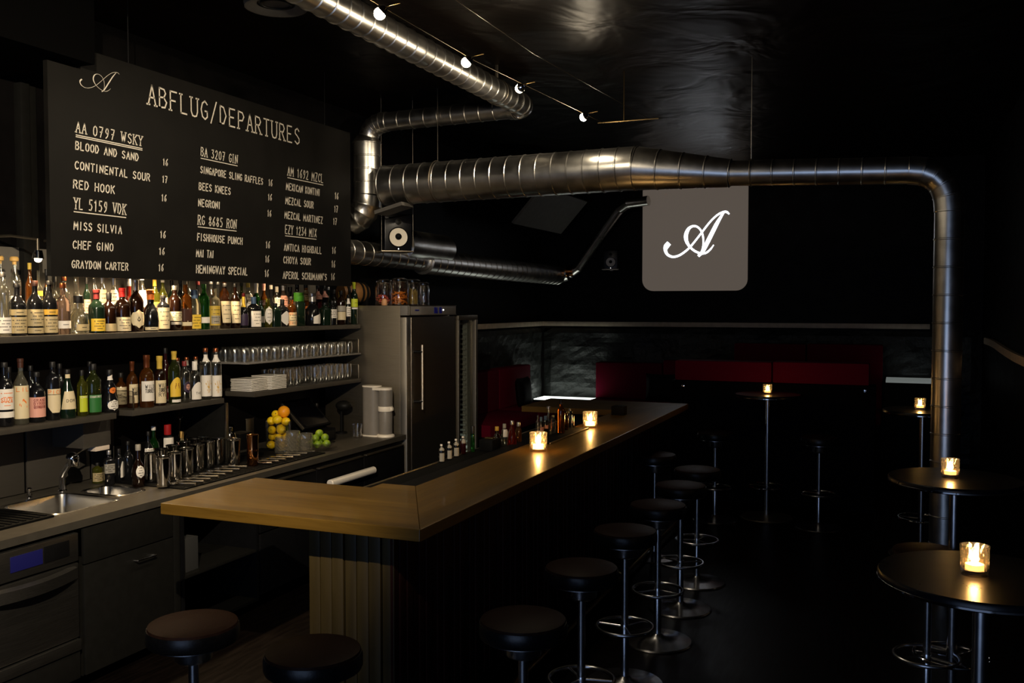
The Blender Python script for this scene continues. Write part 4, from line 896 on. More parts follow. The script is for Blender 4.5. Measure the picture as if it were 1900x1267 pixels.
for px, lb in ((18, 'neck of a dark bottle behind the orange-lettered one'), (58, 'shaded bottle behind the pink-labelled one'), (112, 'shaded bottle behind the U-shaped label'), (168, 'tall shaded bottle behind the green-labelled one')):
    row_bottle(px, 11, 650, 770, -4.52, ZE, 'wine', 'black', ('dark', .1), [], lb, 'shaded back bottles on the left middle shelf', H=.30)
GD = 'bottles on the centre middle shelf'
def MD(px, hw, yt, yb, sh, gk, cap, labels, label, X=XA, **k): return row_bottle(px, hw, yt, yb, X, ZE, sh, gk, cap, labels, label, GD, **k)
WT = dict(text=(0, 'WILD|TURKEY', .42, .86, .55, 'ink'))
MD(225, 10, 694, 758, 'whiskey', 'amber', ('dark', .14), [(752, 720, 'cream', 66, 'print', 5)], 'amber whiskey at the far left of the centre shelf, behind the clear guard', X=-4.50)
MD(246, 10, 676, 762, 'whiskey', 'amber', ('copper', .2, 'capsule'), [(753, 718, 'cream', 66, 'plain', 14)], 'amber whiskey with big cream label, directly behind the clear guard edge', X=-4.42, text=(0, 'WILD|TURKEY', .42, .86, .55, 'ink'))
MD(273, 13, 669, 766, 'whiskey', 'amber', ('copper', .24, 'capsule'), [(754, 717, 'white', 70, 'plain', 6)], 'large amber whiskey with copper cap and broad white label', **WT)
MD(297, 11, 668, 760, 'whiskey', 'brown', ('gold', .26, 'capsule'), [(755, 713, 'cream', 72, 'plain', 8)], 'dark whiskey with gold capsule and tall cream label', text=(0, 'WILD|TURKEY|RYE', .3, .9, .55, 'ink'))
MD(308, 9, 655, 756, 'wine', 'wine', ('dark', .1), [(750, 725, 'maroon', 70, 'plain', 10), (757, 749, 'silver', 70, 'plain', 10)], 'dark red vermouth bottle squeezed behind the tall cream label', X=-4.45, text=(0, 'CIN', .55, .85, .7, 'white'))
MD(324, 11, 656, 753, 'tall', 'olive', ('gold', .16, 'capsule'), [(740, 704, 'yellow', 66, 'arch', 8), (753, 745, 'white', 50, 'plain', 8)], 'bottle with big arched yellow label and gold cap', emblem=(0, [[(-.3, .5), (.3, .5)], [(-.2, .62), (.25, .62)]], .16, 'maroon'))
MD(343, 10, 676, 752, 'straight', 'clear', ('maroon', .12), [(735, 713, 'purple', 48, 'oval', 14), (730, 717, 'pink', 24, 'oval', 15)], 'clear bottle with dark round logo and dark red cap')
MD(362, 11, 676, 749, 'flask', 'clear', ('white', .22), [(746, 714, 'white', 66, 'arch', 8)], 'clear shouldered bottle with arched white label and white cap', text=(0, 'THE', .3, .45, .4, 'ink'))
PINE = [[(-.1, .18), (-.1, .42)], [(.05, .2), (.05, .42)], [(-.1, .42), (-.5, .62)], [(-.05, .42), (-.2, .72)], [(.02, .42), (.15, .74)], [(.05, .42), (.5, .6)], [(-.3, .30), (.3, .30)]]
for px, lb in ((382, 'left of two clear syrup bottles with pineapple-plant labels'), (401, 'right of two clear syrup bottles with pineapple-plant labels')):
    MD(px, 10.5, 649, 744 - (px - 382) * .15, 'tall', 'clear', ('copper', .08), [(738, 699, 'white', 76, 'plain', 6), (674, 661, 'white', 70, 'plain')], lb, emblem=(0, PINE, .07, 'amberl'))
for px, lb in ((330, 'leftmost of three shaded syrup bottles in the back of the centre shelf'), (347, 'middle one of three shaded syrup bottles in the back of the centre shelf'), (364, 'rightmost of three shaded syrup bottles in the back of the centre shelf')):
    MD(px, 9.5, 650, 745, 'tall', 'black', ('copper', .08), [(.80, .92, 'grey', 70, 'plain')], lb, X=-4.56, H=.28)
# ================================================================== tumblers, plates on the right shelves
def tumbler(label, group, R, H, X, Y, Z, flip, m):
    t = thing('tumbler', label, 'glass', (X, Y, Z), 0, group)
    prof = [(R * .70, 0), (R * .78, .003), (R * .90, H * .18), (R * .985, H * .36), (R, H * .48), (R * .985, H * .62), (R * .93, H * .82), (R * .88, H - .003), (R * .89, H), (R * .86, H), (R * .96, H * .5), (R * .74, .014), (.0001, .010)]
    if flip: prof = [(r, H - z) for r, z in prof]
    MB().lathe(prof, n=20, cap=False).build('glass_body', m, t, smooth=40); return t
g1 = None; LB1 = 'clear upside-down tumbler in the crowded rows on the thin upper glass shelf'; GB1 = 'tumblers on the upper glass shelf'
for r_, X in enumerate((-4.35, -4.435, -4.52, -4.605)):
    for i in range(17):
        Y = 5.50 + i * .0855 + .012 * ((r_ * 3 + i) % 3); 
        if Y > 6.92: continue
        if g1 is None: g1 = tumbler(LB1, GB1, .037, .105, X, Y, ZB, True, M['glass_dim'])
        else: dup(g1, (X, Y, ZB))
g2 = None; LB2 = 'clear stemless glass among the rows on the right middle shelf'; GB2 = 'glasses on the right middle shelf'
for r_, X in enumerate((-4.36, -4.45, -4.54)):
    for i in range(12):
        Y = 5.98 + i * .082
        if Y > 6.93 or (r_ == 0 and i in (3, 4)): continue
        if g2 is None: g2 = tumbler(LB2, GB2, .036, .13, X, Y, 1.372, False, M['glass_dim'])
        else: dup(g2, (X, Y, 1.372))
def plate(label, loc, rz, n):
    pass
def square_plate():
    mb = MB(); rows = []
    for s_, z in ((.055, 0), (.060, .0), (.090, .0015), (.0935, .0015), (.095, .003), (.095, .0085), (.0935, .010), (.090, .0095), (.058, .004), (.0005, .004)):
        o = []
        for cx, cy, a0 in ((1, -1, -PI / 2), (1, 1, 0), (-1, 1, PI / 2), (-1, -1, PI)):
            for k in range(4): a = a0 + PI / 6 * k; o.append((cx * s_ * .93 + .07 * s_ * math.cos(a), cy * s_ * .93 + .07 * s_ * math.sin(a), z))
        rows.append(o)
    n = 16; vs = list(itertools.chain(*rows)); fs = [(a * n + i, a * n + (i + 1) % n, (a + 1) * n + (i + 1) % n, (a + 1) * n + i) for a in range(9) for i in range(n)] + [tuple(range(n))]
    return mb.add(vs, fs).mesh('square_plate', M['ceramic'], 50)
pl_me = square_plate(); ord_ = ['lowest', 'second from the bottom', 'third from the bottom', 'fourth from the bottom', 'fifth from the bottom', 'sixth from the bottom', 'seventh from the bottom', 'eighth from the bottom', 'ninth from the bottom']
for sname, Y, X, n in (('left', 5.645, -4.43, 8), ('right', 5.842, -4.40, 9)):
    for i in range(n):
        o = bpy.data.objects.new('square_plate', pl_me); COL.objects.link(o)
        o.location = (X, Y + .002 * (i % 3), 1.3722 + i * .0115); o.rotation_euler = (0, .0 if i < n - 1 else 0, .02 * ((i * 7) % 3 - 1))
        pos = 'topmost' if i == n - 1 else ord_[i]
        tag(o, 'white square plate, %s in the %s stack on the right shelf' % (pos, sname), 'plate', 'square plates in two stacks')

# ================================================================== things on the worktop
ZW = .9005
def at_w(px, py, z=ZW): return on_z(px, py, z)
mat_c = [on_z(283, 904, ZW), on_z(349, 908, ZW)]
t = thing('bar_mat', 'long black rubber bar mat under the shaker tins', 'mat', (-4.21, 5.13, ZW))
mb = MB().bbox(-.29, .29, -.745, .745, 0, .008, .003)
for i in range(36): mb.bbox(-.27, .27, -.73 + i * .0412, -.73 + i * .0412 + .012, .008, .011, .001)
mb.build('mat', M['black_rubber'], t)
ZM = ZW + .0115
G5 = 'bottles crowded at the left end of the black mat'
def CB(px, py, hw, yt, sh, gk, cap, labels, label, **k):
    p = on_z(px, py, ZW); d = depth(p) / FPX; H = (py - yt) * d; LL = []
    for L_ in labels:
        c = list(L_)
        if c[0] > 1.5: c[0], c[1] = (py - c[0]) * d / H, (py - c[1]) * d / H
        LL.append(tuple(c))
    return bottle((p.x, p.y, ZW), hw * d, H, sh, gk, cap, LL, label, G5, **k)
CB(181, 896, 9, 858, 'straight', 'lime', ('dark', .14), [(892, 876, 'tan', 80, 'print')], 'small squat jar with tan label, beside the tap', name='jar')
CB(203, 899, 9, 835, 'straight', 'black', ('silver', .12), [(.35, .62, 'grey', 70, 'print')], 'dark square bottle with ribbed grey label beside the small jar', square=True)
CB(221, 893, 8, 832, 'straight', 'black', ('dark', .14), [(885, 855, 'white', 30, 'arch', 25)], 'dark bottle with a slim white side label, second from the small jar')
CB(238, 892, 9, 818, 'wine', 'black', ('dark', .1), [], 'unlabelled dark bottle left of the round-label one')
CB(257, 903, 12, 824, 'round', 'brown', ('grey', .14), [(885, 862, 'white', 42, 'oval', 6)], 'dark rounded bottle with a pale round medallion, nearest the tins')
CB(276, 880, 9, 800, 'wine', 'black', ('dark', .1), [(.40, .62, 'white', 60, 'print')], 'dark bottle with a white band label behind the green one')
CB(286, 876, 10, 790, 'wine', 'green', ('white', .09), [], 'green glass bottle with a white screw cap behind the tins')
CB(312, 872, 10, 787, 'straight', 'black', ('red', .22), [(.50, .72, 'white', 70, 'plain'), (.42, .50, 'orange', 70, 'plain')], 'bottle with red cap and white and orange label behind the tins')
CB(338, 862, 8, 800, 'wine', 'black', ('cork', .2), [(.6, .8, 'tan', 60, 'plain')], 'bottle with a pale cork stopper behind the tins')
# shaker tins
def tin(label, group, x, y, z, H=.175, r0=.029, r1=.044, m='tin', lip=True):
    t = thing('shaker_tin', label, 'shaker', (x, y, z), 0, group)
    MB().lathe([(r0, 0), (r0 + .002, .004), (r0 + .004, .02), (r1 - .002, H - .012), (r1, H - .006), (r1 + .002, H - .002), (r1 + .001, H), (r1 - .002, H - .002), (r0, .01), (.0001, .01)], n=32, cap=False).build('cup', M[m], t, smooth=50)
    return t
tn = None; LBT = 'polished stainless shaker tin in the double row on the black mat'; GBT = 'shaker tins on the black mat'
for k_, (px, py) in enumerate([(281, 893), (303, 902), (325, 892), (347, 883), (367, 874), (387, 867), (405, 861), (300, 884), (321, 876), (341, 868), (360, 861), (376, 858), (396, 850), (414, 846)]):
    p = on_z(px, py, ZM); flip = k_ in (1, 0)
    if tn is None: tn = tin(LBT, GBT, p.x, p.y, ZM, .18, .036, .043)
    else: dup(tn, (p.x, p.y, ZM), rz=k_ * .7)
p = on_z(434, 866, ZM); tin('large bright shaker tin with a wavy reflection beside the copper shaker', 'single shakers on the black mat', p.x, p.y, ZM, .19, .034, .047)
p = on_z(469, 863, ZM); t = thing('copper_shaker', 'tall polished copper shaker on the black mat', 'shaker', (p.x, p.y, ZM), 0, 'single shakers on the black mat')
MB().lathe([(.036, 0), (.038, .003), (.038, .10), (.040, .102), (.040, .106), (.038, .108), (.037, .15), (.041, .205), (.042, .21), (.038, .208), (.0001, .19)], n=32).build('cup', M['copper'], t)
p = on_z(427, 849, ZM); t = thing('cobbler_shaker', 'round-shouldered three-piece shaker with small cap among the tins', 'shaker', (p.x, p.y, ZM), 0, 'single shakers on the black mat')
MB().lathe([(.032, 0), (.034, .004), (.043, .14), (.0001, .14)], n=28).build('cup', M['tin'], t)
MB().lathe([(.044, .138), (.045, .150), (.036, .178), (.020, .190), (.0001, .191)], n=28).build('strainer_top', M['tin'], t)
MB().lathe([(.019, .188), (.020, .21), (.014, .222), (.0001, .224)], n=24).build('cap', M['chrome'], t)
# long bar spoon standing in a tin
p = on_z(316, 876, ZM); t = thing('bar_spoon', 'long bar spoon with a forked tip sticking up out of a tin', 'spoon', (p.x + .02, p.y + .02, ZM + .012))
MB().tube([(0, 0, 0), (.01, .045, .33)], .0025, 8).build('shaft', M['chrome'], t)
MB().tube([(.01, .030, .345), (.01, .045, .33), (.012, .066, .346)], .003, 8).ball((.01, .045, .33), .006, 10, 6).build('fork', M['chrome'], t)
# jiggers / spoons laid out in front of the tins
def laid_tool(label, x, y, z, rz, group):
    t = thing('cocktail_strainer', label, 'strainer', (x, y, z), rz, group)
    MB().tube([(-.055, 0, .012), (0, 0, .010), (.075, 0, .012)], .006, 10, radii=[.004, .006, .0085]).build('handle', M['laid_steel'], t)
    MB().lathe([(.026, 0), (.028, .004), (.028, .010), (.022, .012), (.0001, .012)], (-.085, 0, 0), 18).build('disc', M['laid_steel'], t)
    return t
lt = None; ORD = ['first', 'second', 'third', 'fourth', 'fifth', 'sixth', 'seventh', 'eighth']
for i in range(8):
    p = on_z(352 + i * 13.5, 901 - i * 4.6, ZM); lb = 'steel strainer in the row before the shaker tins, ' + ('nearest the sink' if i == 0 else ('nearest the copper shaker' if i == 7 else ORD[i] + ' from the sink'))
    if lt is None: lt = laid_tool(lb, p.x - .03, p.y, ZM, .12, 'strainers laid out before the tins')
    else: dup(lt, (p.x - .03, p.y, ZM), rz=.12 + .05 * (i % 2), label=lb)
for i in range(7):
    p = on_z(492 + i * 13.5, 862 - i * 3.6, ZM if i < 5 else ZW); lb = 'steel strainer in the row before the fruit vase, ' + ('nearest the copper shaker' if i == 0 else ('nearest the lime bowl' if i == 6 else ORD[i] + ' from the copper shaker'))
    dup(lt, (p.x - .03, p.y, p.z), rz=.2 - .04 * (i % 3), label=lb, group='strainers laid out before the fruit vase')
# steel canister behind, with lid
p = on_z(452, 824, ZW); t = thing('steel_canister', 'tall brushed steel canister with rim standing left of the fruit vase', 'canister', (p.x, p.y, ZW))
MB().lathe([(.078, 0), (.080, .004), (.080, .20), (.083, .204), (.083, .21), (.078, .21), (.076, .02), (.0001, .02)], n=32).build('body', M['steel'], t)
p2 = on_z(446, 832, ZW); t = thing('low_tray', 'low dark container standing before the steel canister', 'container', (p2.x + .02, p2.y - .02, ZW))
MB().bbox(-.05, .05, -.07, .07, 0, .125, .006).build('body', M['matte_black'], t); MB().bbox(-.052, .052, -.072, .072, .125, .130, .002).build('rim', M['steel'], t)
# fruit vase
p = on_z(517, 836, ZW); vx, vy = p.x, p.y; vr, vh = .095, .225
t = thing('fruit_vase', 'tall clear glass vase heaped with lemons', 'vase', (vx, vy, ZW))
MB().lathe([(vr * .94, 0), (vr, .006), (vr, vh), (vr + .001, vh + .002), (vr - .003, vh), (vr - .003, .012), (.0001, .010)], n=40, cap=False).build('glass_body', M['glass'], t, smooth=40)
M['lemon'] = noisy(mat('lemon_peel', (.95, .62, .012), .42), 90, .10, bump=.25)
M['orange'] = noisy(mat('orange_peel', (.98, .36, .010), .42), 110, .08, bump=.3)
M['lime'] = noisy(mat('lime_peel', (.08, .20, .010), .40), 14, .2, bump=.15, c2=(.26, .36, .016))
M['stem'] = mat('fruit_stem', (.10, .09, .03), .7)
def fruit(kind, label, loc, r, group, long_=1.0, rot=(0, 0, 0)):
    t = thing(kind, label, kind, loc, 0, group); t.rotation_euler = rot
    prof = []
    for i in range(13):
        a = PI * i / 12; rr = r * math.sin(a); z = -r * long_ * math.cos(a)
        if kind != 'orange' and i in (1, 11): rr *= .62
        prof.append((max(1e-6, rr), z))
    if kind != 'orange': prof = [(1e-6, -r * long_ * 1.12)] + prof[1:-1] + [(1e-6, r * long_ * 1.12)]
    MB().lathe(prof, n=22, cap=False).build('peel', M[kind], t, smooth=80)
    MB().lathe([(.004, 0), (.003, .003), (.0001, .0035)], (0, 0, r * long_ * (1.10 if kind != 'orange' else .995)), 8).build('stem', M['stem'], t); return t
GL_ = 'lemons in the glass vase'; R_ = .0315
lem = [(-.045, -.040, .05, 'lowest lemon in the vase, at the left'), (.040, -.035, .045, 'lowest lemon in the vase, at the right'), (-.005, .048, .05, 'lowest lemon in the vase, at the back'),
       (-.050, .012, .108, 'lemon in the middle layer of the vase, left'), (.012, -.052, .105, 'lemon in the middle layer of the vase, centre'), (.052, .012, .105, 'lemon in the middle layer of the vase, right'),
       (-.040, -.040, .163, 'upper lemon pressed against the left glass wall'), (.030, -.045, .165, 'upper lemon against the glass at the rim, right of centre'), (.010, .042, .165, 'upper lemon behind, inside the rim'),
       (-.052, -.012, .228, 'lemon heaped above the rim at the left'), (.055, .005, .222, 'lemon heaped above the rim at the right'), (.000, -.036, .240, 'yellow lemon at the centre of the heap, below the orange'), (-.030, .040, .272, 'topmost lemon, left of the orange')]
for i, (dx, dy, dz, lb) in enumerate(lem):
    # local axes: x to the right of the picture, y away from it
    q = Vector((vx, vy, ZW)) + Vector((_cy, _sy, 0)) * dx + Vector((-_sy, _cy, 0)) * dy; q.z = ZW + dz
    fruit('lemon', lb, q, R_, GL_, 1.18, (1.3 + .5 * (i % 3), .4 * (i % 4), i * 1.1))
q = Vector((vx, vy, 0)) + Vector((_cy, _sy, 0)) * .035 + Vector((-_sy, _cy, 0)) * .03; q.z = ZW + .292
fruit('orange', 'single big orange on top of the lemon heap', q, .046, 'oranges on the fruit heap')
# cut-glass mixing beakers
M['cut_glass'] = thin_glass('cut_glass', (.90, .88, .82), 1.0, haze=.04)
M['table_glass'] = thin_glass('table_candle_glass', (.95, .90, .82), 1.0, haze=.012)
M['small_wax'] = mat('small_candle_wax', (.9, .75, .5), .5, emit=(1.0, .50, .14), estr=4.0)
M['candle_glass'] = thin_glass('candle_cut_glass', (.95, .90, .82), 1.0, haze=.05)
def beaker(label, px, py, r, H):
    p = on_z(px, py, ZW); t = thing('mixing_glass', label, 'glass', (p.x, p.y, ZW), 0, 'cut mixing glasses before the fruit')
    mb = MB(); n, m = 24, 10; vs = []
    for j in range(m + 1):
        for i in range(n):
            a = 2 * PI * (i + .5 * (j % 2)) / n; rr = r + (.004 if 0 < j < m - 1 and (i + j) % 2 else 0); vs.append((rr * math.cos(a), rr * math.sin(a), H * j / m))
    fs = []
    for j in range(m):
        for i in range(n):
            a, b, c, d = j * n + i, j * n + (i + 1) % n, (j + 1) * n + (i + 1) % n, (j + 1) * n + i; fs += [(a, b, d), (b, c, d)]
    mb.add(vs, fs); mb.lathe([(r * .98, H), (r * .9, H), (r * .88, .03), (.0001, .028)], n=24, cap=False); mb.lathe([(.0001, 0), (r, 0)], n=24, cap=False)
    mb.build('glass_body', M['cut_glass'], t, smooth=0)
beaker('cut mixing glass standing foremost before the fruit vase', 524, 842, .052, .125)
beaker('tall cut mixing glass right before the vase, tallest of three', 544, 842, .052, .17)
beaker('wide cut mixing glass between the vase and the lime bowl', 566, 840, .058, .145)
# lime bowl
p = on_z(594, 836, ZW); t = thing('fruit_bowl', 'shallow clear glass bowl of limes on the worktop', 'bowl', (p.x, p.y, ZW))
MB().lathe([(.045, 0), (.05, .004), (.085, .035), (.115, .065), (.112, .066), (.082, .038), (.046, .010), (.0001, .009)], n=36, cap=False).build('glass_body', M['glass'], t, smooth=40)
lims = [(-.062, -.02, .055, 'lime at the left rim of the bowl'), (-.005, -.062, .055, 'lime at the front rim of the bowl'), (.055, -.02, .055, 'lime at the right rim of the bowl'), (.0, .045, .055, 'lime at the back of the bowl'),
        (-.03, -.02, .098, 'yellowish lime upper left in the heap'), (.035, .012, .098, 'lime upper right in the heap'), (-.012, .03, .128, 'topmost dark lime on the heap')]
for i, (dx, dy, dz, lb) in enumerate(lims):
    q = Vector((p.x, p.y, ZW)) + Vector((_cy, _sy, 0)) * dx + Vector((-_sy, _cy, 0)) * dy; q.z = ZW + dz
    fruit('lime', lb, q, .029, 'limes in the glass bowl', 1.08, (1.2 + i, .5 * i, i))
# till: sloping touch screen on a dark cash drawer
p0 = on_z(612, 822, ZW); t = thing('till', 'black touch-screen till on a dark cash drawer under the right shelf', 'till', (-4.37, 6.32, ZW))
MB().bbox(-.20, .12, -.20, .20, 0, .10, .006).build('cash_drawer', M['matte_black'], t)
MB().bbox(.12, .124, -.18, .18, .02, .085, .003).build('drawer_front', M['cab_grey'], t)
sc_ = MB(); sc_.bbox(-.15, .15, -.19, .19, -.012, .012, .005); sc_.xf(Matrix.Translation((-.03, 0, .23)) @ Matrix.Rotation(.75, 4, 'Y')); so = sc_.build('screen', M['matte_black'], t)
gl = MB(); gl.bbox(-.135, .135, -.17, .17, .0125, .0135, .0004); gl.xf(Matrix.Translation((-.03, 0, .23)) @ Matrix.Rotation(.75, 4, 'Y')); gl.build('display_glass', simple('dark_screen_glass', (.002, .002, .003), .12, spec=.2), so)
ed = MB(); ed.bbox(-.15, .15, -.196, -.190, -.010, .013, .001); ed.xf(Matrix.Translation((-.03, 0, .23)) @ Matrix.Rotation(.75, 4, 'Y')); ed.build('bright_edge', M['steel'], so)
MB().tube([(-.10, 0, .10), (-.06, 0, .20)], .03, 16).build('foot', M['matte_black'], t)
p = on_y(625, 790, 6.62); bottle((-4.50, 6.62, ZW), .034, .28, 'wine', 'wine', ('dark', .1), [(.62, .78, 'white', 60, 'plain')], 'dark red wine bottle with white neck band behind the till', 'single bottles at the till')
p = on_z(663, 812, ZW); t = thing('water_glass', 'plain clear glass left of the soda maker', 'glass', (p.x, p.y, ZW))
MB().lathe([(.034, 0), (.036, .003), (.042, .115), (.040, .115), (.033, .01), (.0001, .009)], n=28, cap=False).build('glass_body', M['glass'], t, smooth=40)
t = thing('desk_lamp', 'small dark round-headed lamp left of the soda maker', 'lamp', (-4.42, 6.87, ZW))
MB().lathe([(.05, 0), (.05, .012), (.012, .016), (.010, .20), (.0001, .20)], n=24).build('stand', M['matte_black'], t)
MB().ball((.03, -.01, .24), .062, 24, 14, sx=1.15, sz=.72).build('head', M['cab_grey'], t)
# soda maker
t = thing('soda_maker', 'white and grey soda maker beside the steel fridge', 'soda machine', (-4.03, 6.83, ZW), math.radians(-6))
def stadium(x0, x1, w_, n=10):
    o = []
    for i in range(n + 1): a = PI / 2 + PI * i / n; o.append((x0 + w_ * math.cos(a), w_ * math.sin(a)))
    for i in range(n + 1): a = -PI / 2 + PI * i / n; o.append((x1 + w_ * math.cos(a), w_ * math.sin(a)))
    return o
pl = [(-.075, 0)] 
MB().prism(stadium(-.085, -.045, .062), .0, .415).build('tower', M['grey_plastic'], t, smooth=30)
mb = MB(); a = stadium(-.085, -.045, .064); n = len(a); tops = [(x, y, .418 - .16 * (x + .15)) for x, y in a]
mb.prism(stadium(-.088, -.042, .064), .415, .425); mb.build('tower_cap', M['white_plastic'], t)
MB().lathe([(.058, .255), (.058, .395), (.0001, .395)], (.075, 0, 0), 32).build('head', M['grey_plastic'], t)
mb = MB().prism(stadium(-.03, .075, .056), .392, .412); mb.build('top_bridge', M['white_plastic'], t)
MB().lathe([(.060, .215), (.062, .220), (.062, .252), (.060, .257), (.0001, .257)], (.075, 0, 0), 32).bbox(.13, .15, -.012, .012, .222, .250, .004).build('white_collar', M['white_plastic'], t)
MB().lathe([(.054, .02), (.056, .03), (.056, .20), (.052, .216), (.0001, .216)], (.075, 0, 0), 32).build('bottle_shroud', M['grey_plastic'], t)
MB().lathe([(.074, 0), (.076, .004), (.072, .018), (.058, .024), (.0001, .024)], (.075, 0, 0), 36).build('foot_ring', M['white_plastic'], t)
MB().prism(stadium(-.095, .0, .066), 0, .012).build('base_plate', M['white_plastic'], t)

# ================================================================== on top of the fridge
ZF = 2.0015
def jar(label, px, r, H, fill, fcol, hfill, X=-4.12):
    p = on_x(px, 565, X); t = thing('preserving_jar', label, 'jar', (X, p.y, ZF), 0, 'preserving jars on the tall fridge')
    MB().lathe([(r * .95, 0), (r, .006), (r, H * .74), (r * .86, H * .82), (r * .82, H * .86), (r * .80, H * .86), (r * .97, H * .73), (r * .97, .01), (.0001, .008)], n=32, cap=False).build('glass_body', M['glass'], t, smooth=40)
    MB().lathe([(r * .88, H * .86), (r * .90, H * .88), (r * .90, H * .95), (r * .6, H), (.0001, H)], n=32).build('lid', M['glass'], t)
    MB().ring((0, 0, H * .87), r * .90, .0025, 32, 6).tube([(r * .9, 0, H * .87), (r * 1.03, 0, H * .78), (r * 1.0, 0, H * .70)], .002, 6).build('wire_clasp', M['chrome'], t)
    mb = MB(); random.seed(int(px))
    if fill == 'peel':
        for i in range(70):
            a, rr, z = random.uniform(0, 2 * PI), r * .85 * math.sqrt(random.random()), .012 + random.random() * hfill
            d = Vector((random.uniform(-1, 1), random.uniform(-1, 1), random.uniform(-.4, .4))).normalized() * .026; c = Vector((rr * math.cos(a), rr * math.sin(a), z))
            e0, e1 = c - d, c + d
            for e in (e0, e1):
                rad = math.hypot(e.x, e.y)
                if rad > r * .9: e.x *= r * .9 / rad; e.y *= r * .9 / rad
                e.z = max(.014, e.z)
            mb.tube([e0, (e0 + e1) / 2 + Vector((0, 0, .006)), e1], .0045, 6)
    elif fill == 'berries':
        for i in range(46):
            a, rr, z = random.uniform(0, 2 * PI), r * .80 * math.sqrt(random.random()), .018 + random.random() * hfill; mb.ball((rr * math.cos(a), rr * math.sin(a), z), .010, 8, 6)
    else:
        for i in range(18):
            a, rr = random.uniform(0, 2 * PI), r * .78 * math.sqrt(random.random()); z1 = hfill * random.uniform(.7, 1)
            mb.tube([(rr * math.cos(a), rr * math.sin(a), .012), (rr * .9 * math.cos(a + .3), rr * .9 * math.sin(a + .3), z1)], .004, 6)
    o = mb.build('contents', fcol, t); o['kind'] = 'stuff'; return t
M['peel_dry'] = noisy(mat('dried_orange_peel', (.90, .24, .02), .5), 40, .25); M['berry'] = noisy(mat('red_berries', (.42, .05, .02), .35), 40, .3)
M['herb'] = noisy(mat('dried_herb_stalks', (.34, .22, .04), .6), 40, .3)
jar('glass clip jar of small red berries, left of the orange-peel jar', 712, .075, .23, 'berries', M['berry'], .07, -4.20)
jar('glass clip jar filled with bright dried orange peel', 741, .085, .245, 'peel', M['peel_dry'], .105, -4.12)
jar('glass clip jar of pale upright herb stalks, right of the orange peel', 766, .080, .24, 'herb', M['herb'], .16, -4.14)
jar('empty-looking clip jar at the right of the row on the fridge', 786, .055, .21, 'herb', M['black_rubber'], .03, -3.99)
t = thing('small_barrel', 'small oak cask lying on the fridge left of the jars', 'barrel', (-4.50, 7.20, ZF), math.radians(-22))
MB().lathe([(.075, -.135), (.092, -.07), (.098, 0), (.092, .07), (.075, .135)], (0, 0, .112), 28, axis='y').build('staves', simple('cask_oak', (.22, .10, .03), .5), t)
for y in (-.10, -.05, .05, .10): MB().lathe([(.090 - .06 * abs(y), -.010), (.098 - .06 * abs(y) + .004, -.010), (.098 - .06 * abs(y) + .004, .010), (.090 - .06 * abs(y), .010)], (0, y, .112), 28, axis='y').build('hoop', M['cab_grey'], t)
MB().bbox(-.07, .07, -.12, -.09, 0, .05, .004).bbox(-.07, .07, .09, .12, 0, .05, .004).build('cradle', M['matte_black'], t)
p = on_x(679, 568, -4.10); t = thing('wooden_pepper_pot', 'small pale domed wooden pot at the left edge of the fridge top', 'pot', (-4.10, 7.06, ZF))
MB().lathe([(.022, 0), (.024, .004), (.024, .035), (.018, .052), (.0001, .060)], n=24).build('body', simple('pale_turned_wood', (.60, .30, .14), .5), t)
t = thing('tin_box', 'dark red tin box on the fridge right of the jars', 'box', (-4.22, 7.82, ZF))
MB().bbox(-.08, .08, -.09, .09, 0, .09, .004).build('body', simple('dark_red_tin', (.10, .02, .02), .4), t); MB().bbox(-.083, .083, -.093, .093, .09, .115, .004).build('lid', simple('dark_tin_lid', (.04, .03, .03), .35), t)

# ================================================================== on the bar
GBAR = 'items at the inner edge of the bar'
def candle(label, x, y, z, strong=1.0, k=1.0):
    t = thing('candle_glass', label, 'candle', (x, y, z), 0, 'tea lights in cut tumblers'); r, H = .043 * k, .092 * k
    mb = MB(); n, m = 16, 4; vs = []
    for j in range(m + 1):
        for i in range(n):
            a = 2 * PI * (i + .5 * (j % 2)) / n; rr = r * (.90 + .10 * j / m) + (.002 if (i + j) % 2 and j < m - 1 else 0); vs.append((rr * math.cos(a), rr * math.sin(a), H * j / m))
    fs = []
    for j in range(m):
        for i in range(n):
            a, b, c, d = j * n + i, j * n + (i + 1) % n, (j + 1) * n + (i + 1) % n, (j + 1) * n + i; fs += [(a, b, d), (b, c, d)]
    mb.add(vs, fs).lathe([(r, H), (r - .004, H), (r * .84, .018), (.0001, .016)], n=16, cap=False).lathe([(.0001, 0), (r * .9, 0)], n=16, cap=False)
    mb.build('tumbler', M['candle_glass' if k > 1.1 else 'table_glass'], t, smooth=0)
    MB().lathe([(.027 * k, .018), (.027 * k, .034 * k), (.0001, .033 * k)], n=20).build('wax', M['wax' if k > 1.1 else 'small_wax'], t)
    MB().lathe([(r_ * k, z_ * k) for r_, z_ in ((.0005, .034), (.010, .042), (.013, .050), (.007, .064), (.0005, .078))], n=12).build('flame', M['flame'], t, smooth=80)
    light('candle_light', 'POINT', (0, 0, .075 * k), P_CANDLE * strong, CANDLE, .012, parent=t); return t
candle('candle tumbler on the bar, the nearer and brighter of the two', -2.085, 5.50, HB, 1.0, 1.32)
candle('candle tumbler on the bar, the farther one beside the bottle tray', -2.13, 6.72, HB, .6, 1.32)
def on_l(px, py, z=1.0135): return on_z(px, py, z)
LZ = 1.0135
def bar_bottle(px, py, hw, yt, sh, gk, cap, labels, label, z=LZ, X=None, **k):
    p = on_z(px, py, z) if X is None else on_x(px, py, X); d = depth(p) / FPX
    return bottle((p.x, p.y, z), hw * d, (py - yt) * d, sh, gk, cap, labels, label, GBAR, **k)
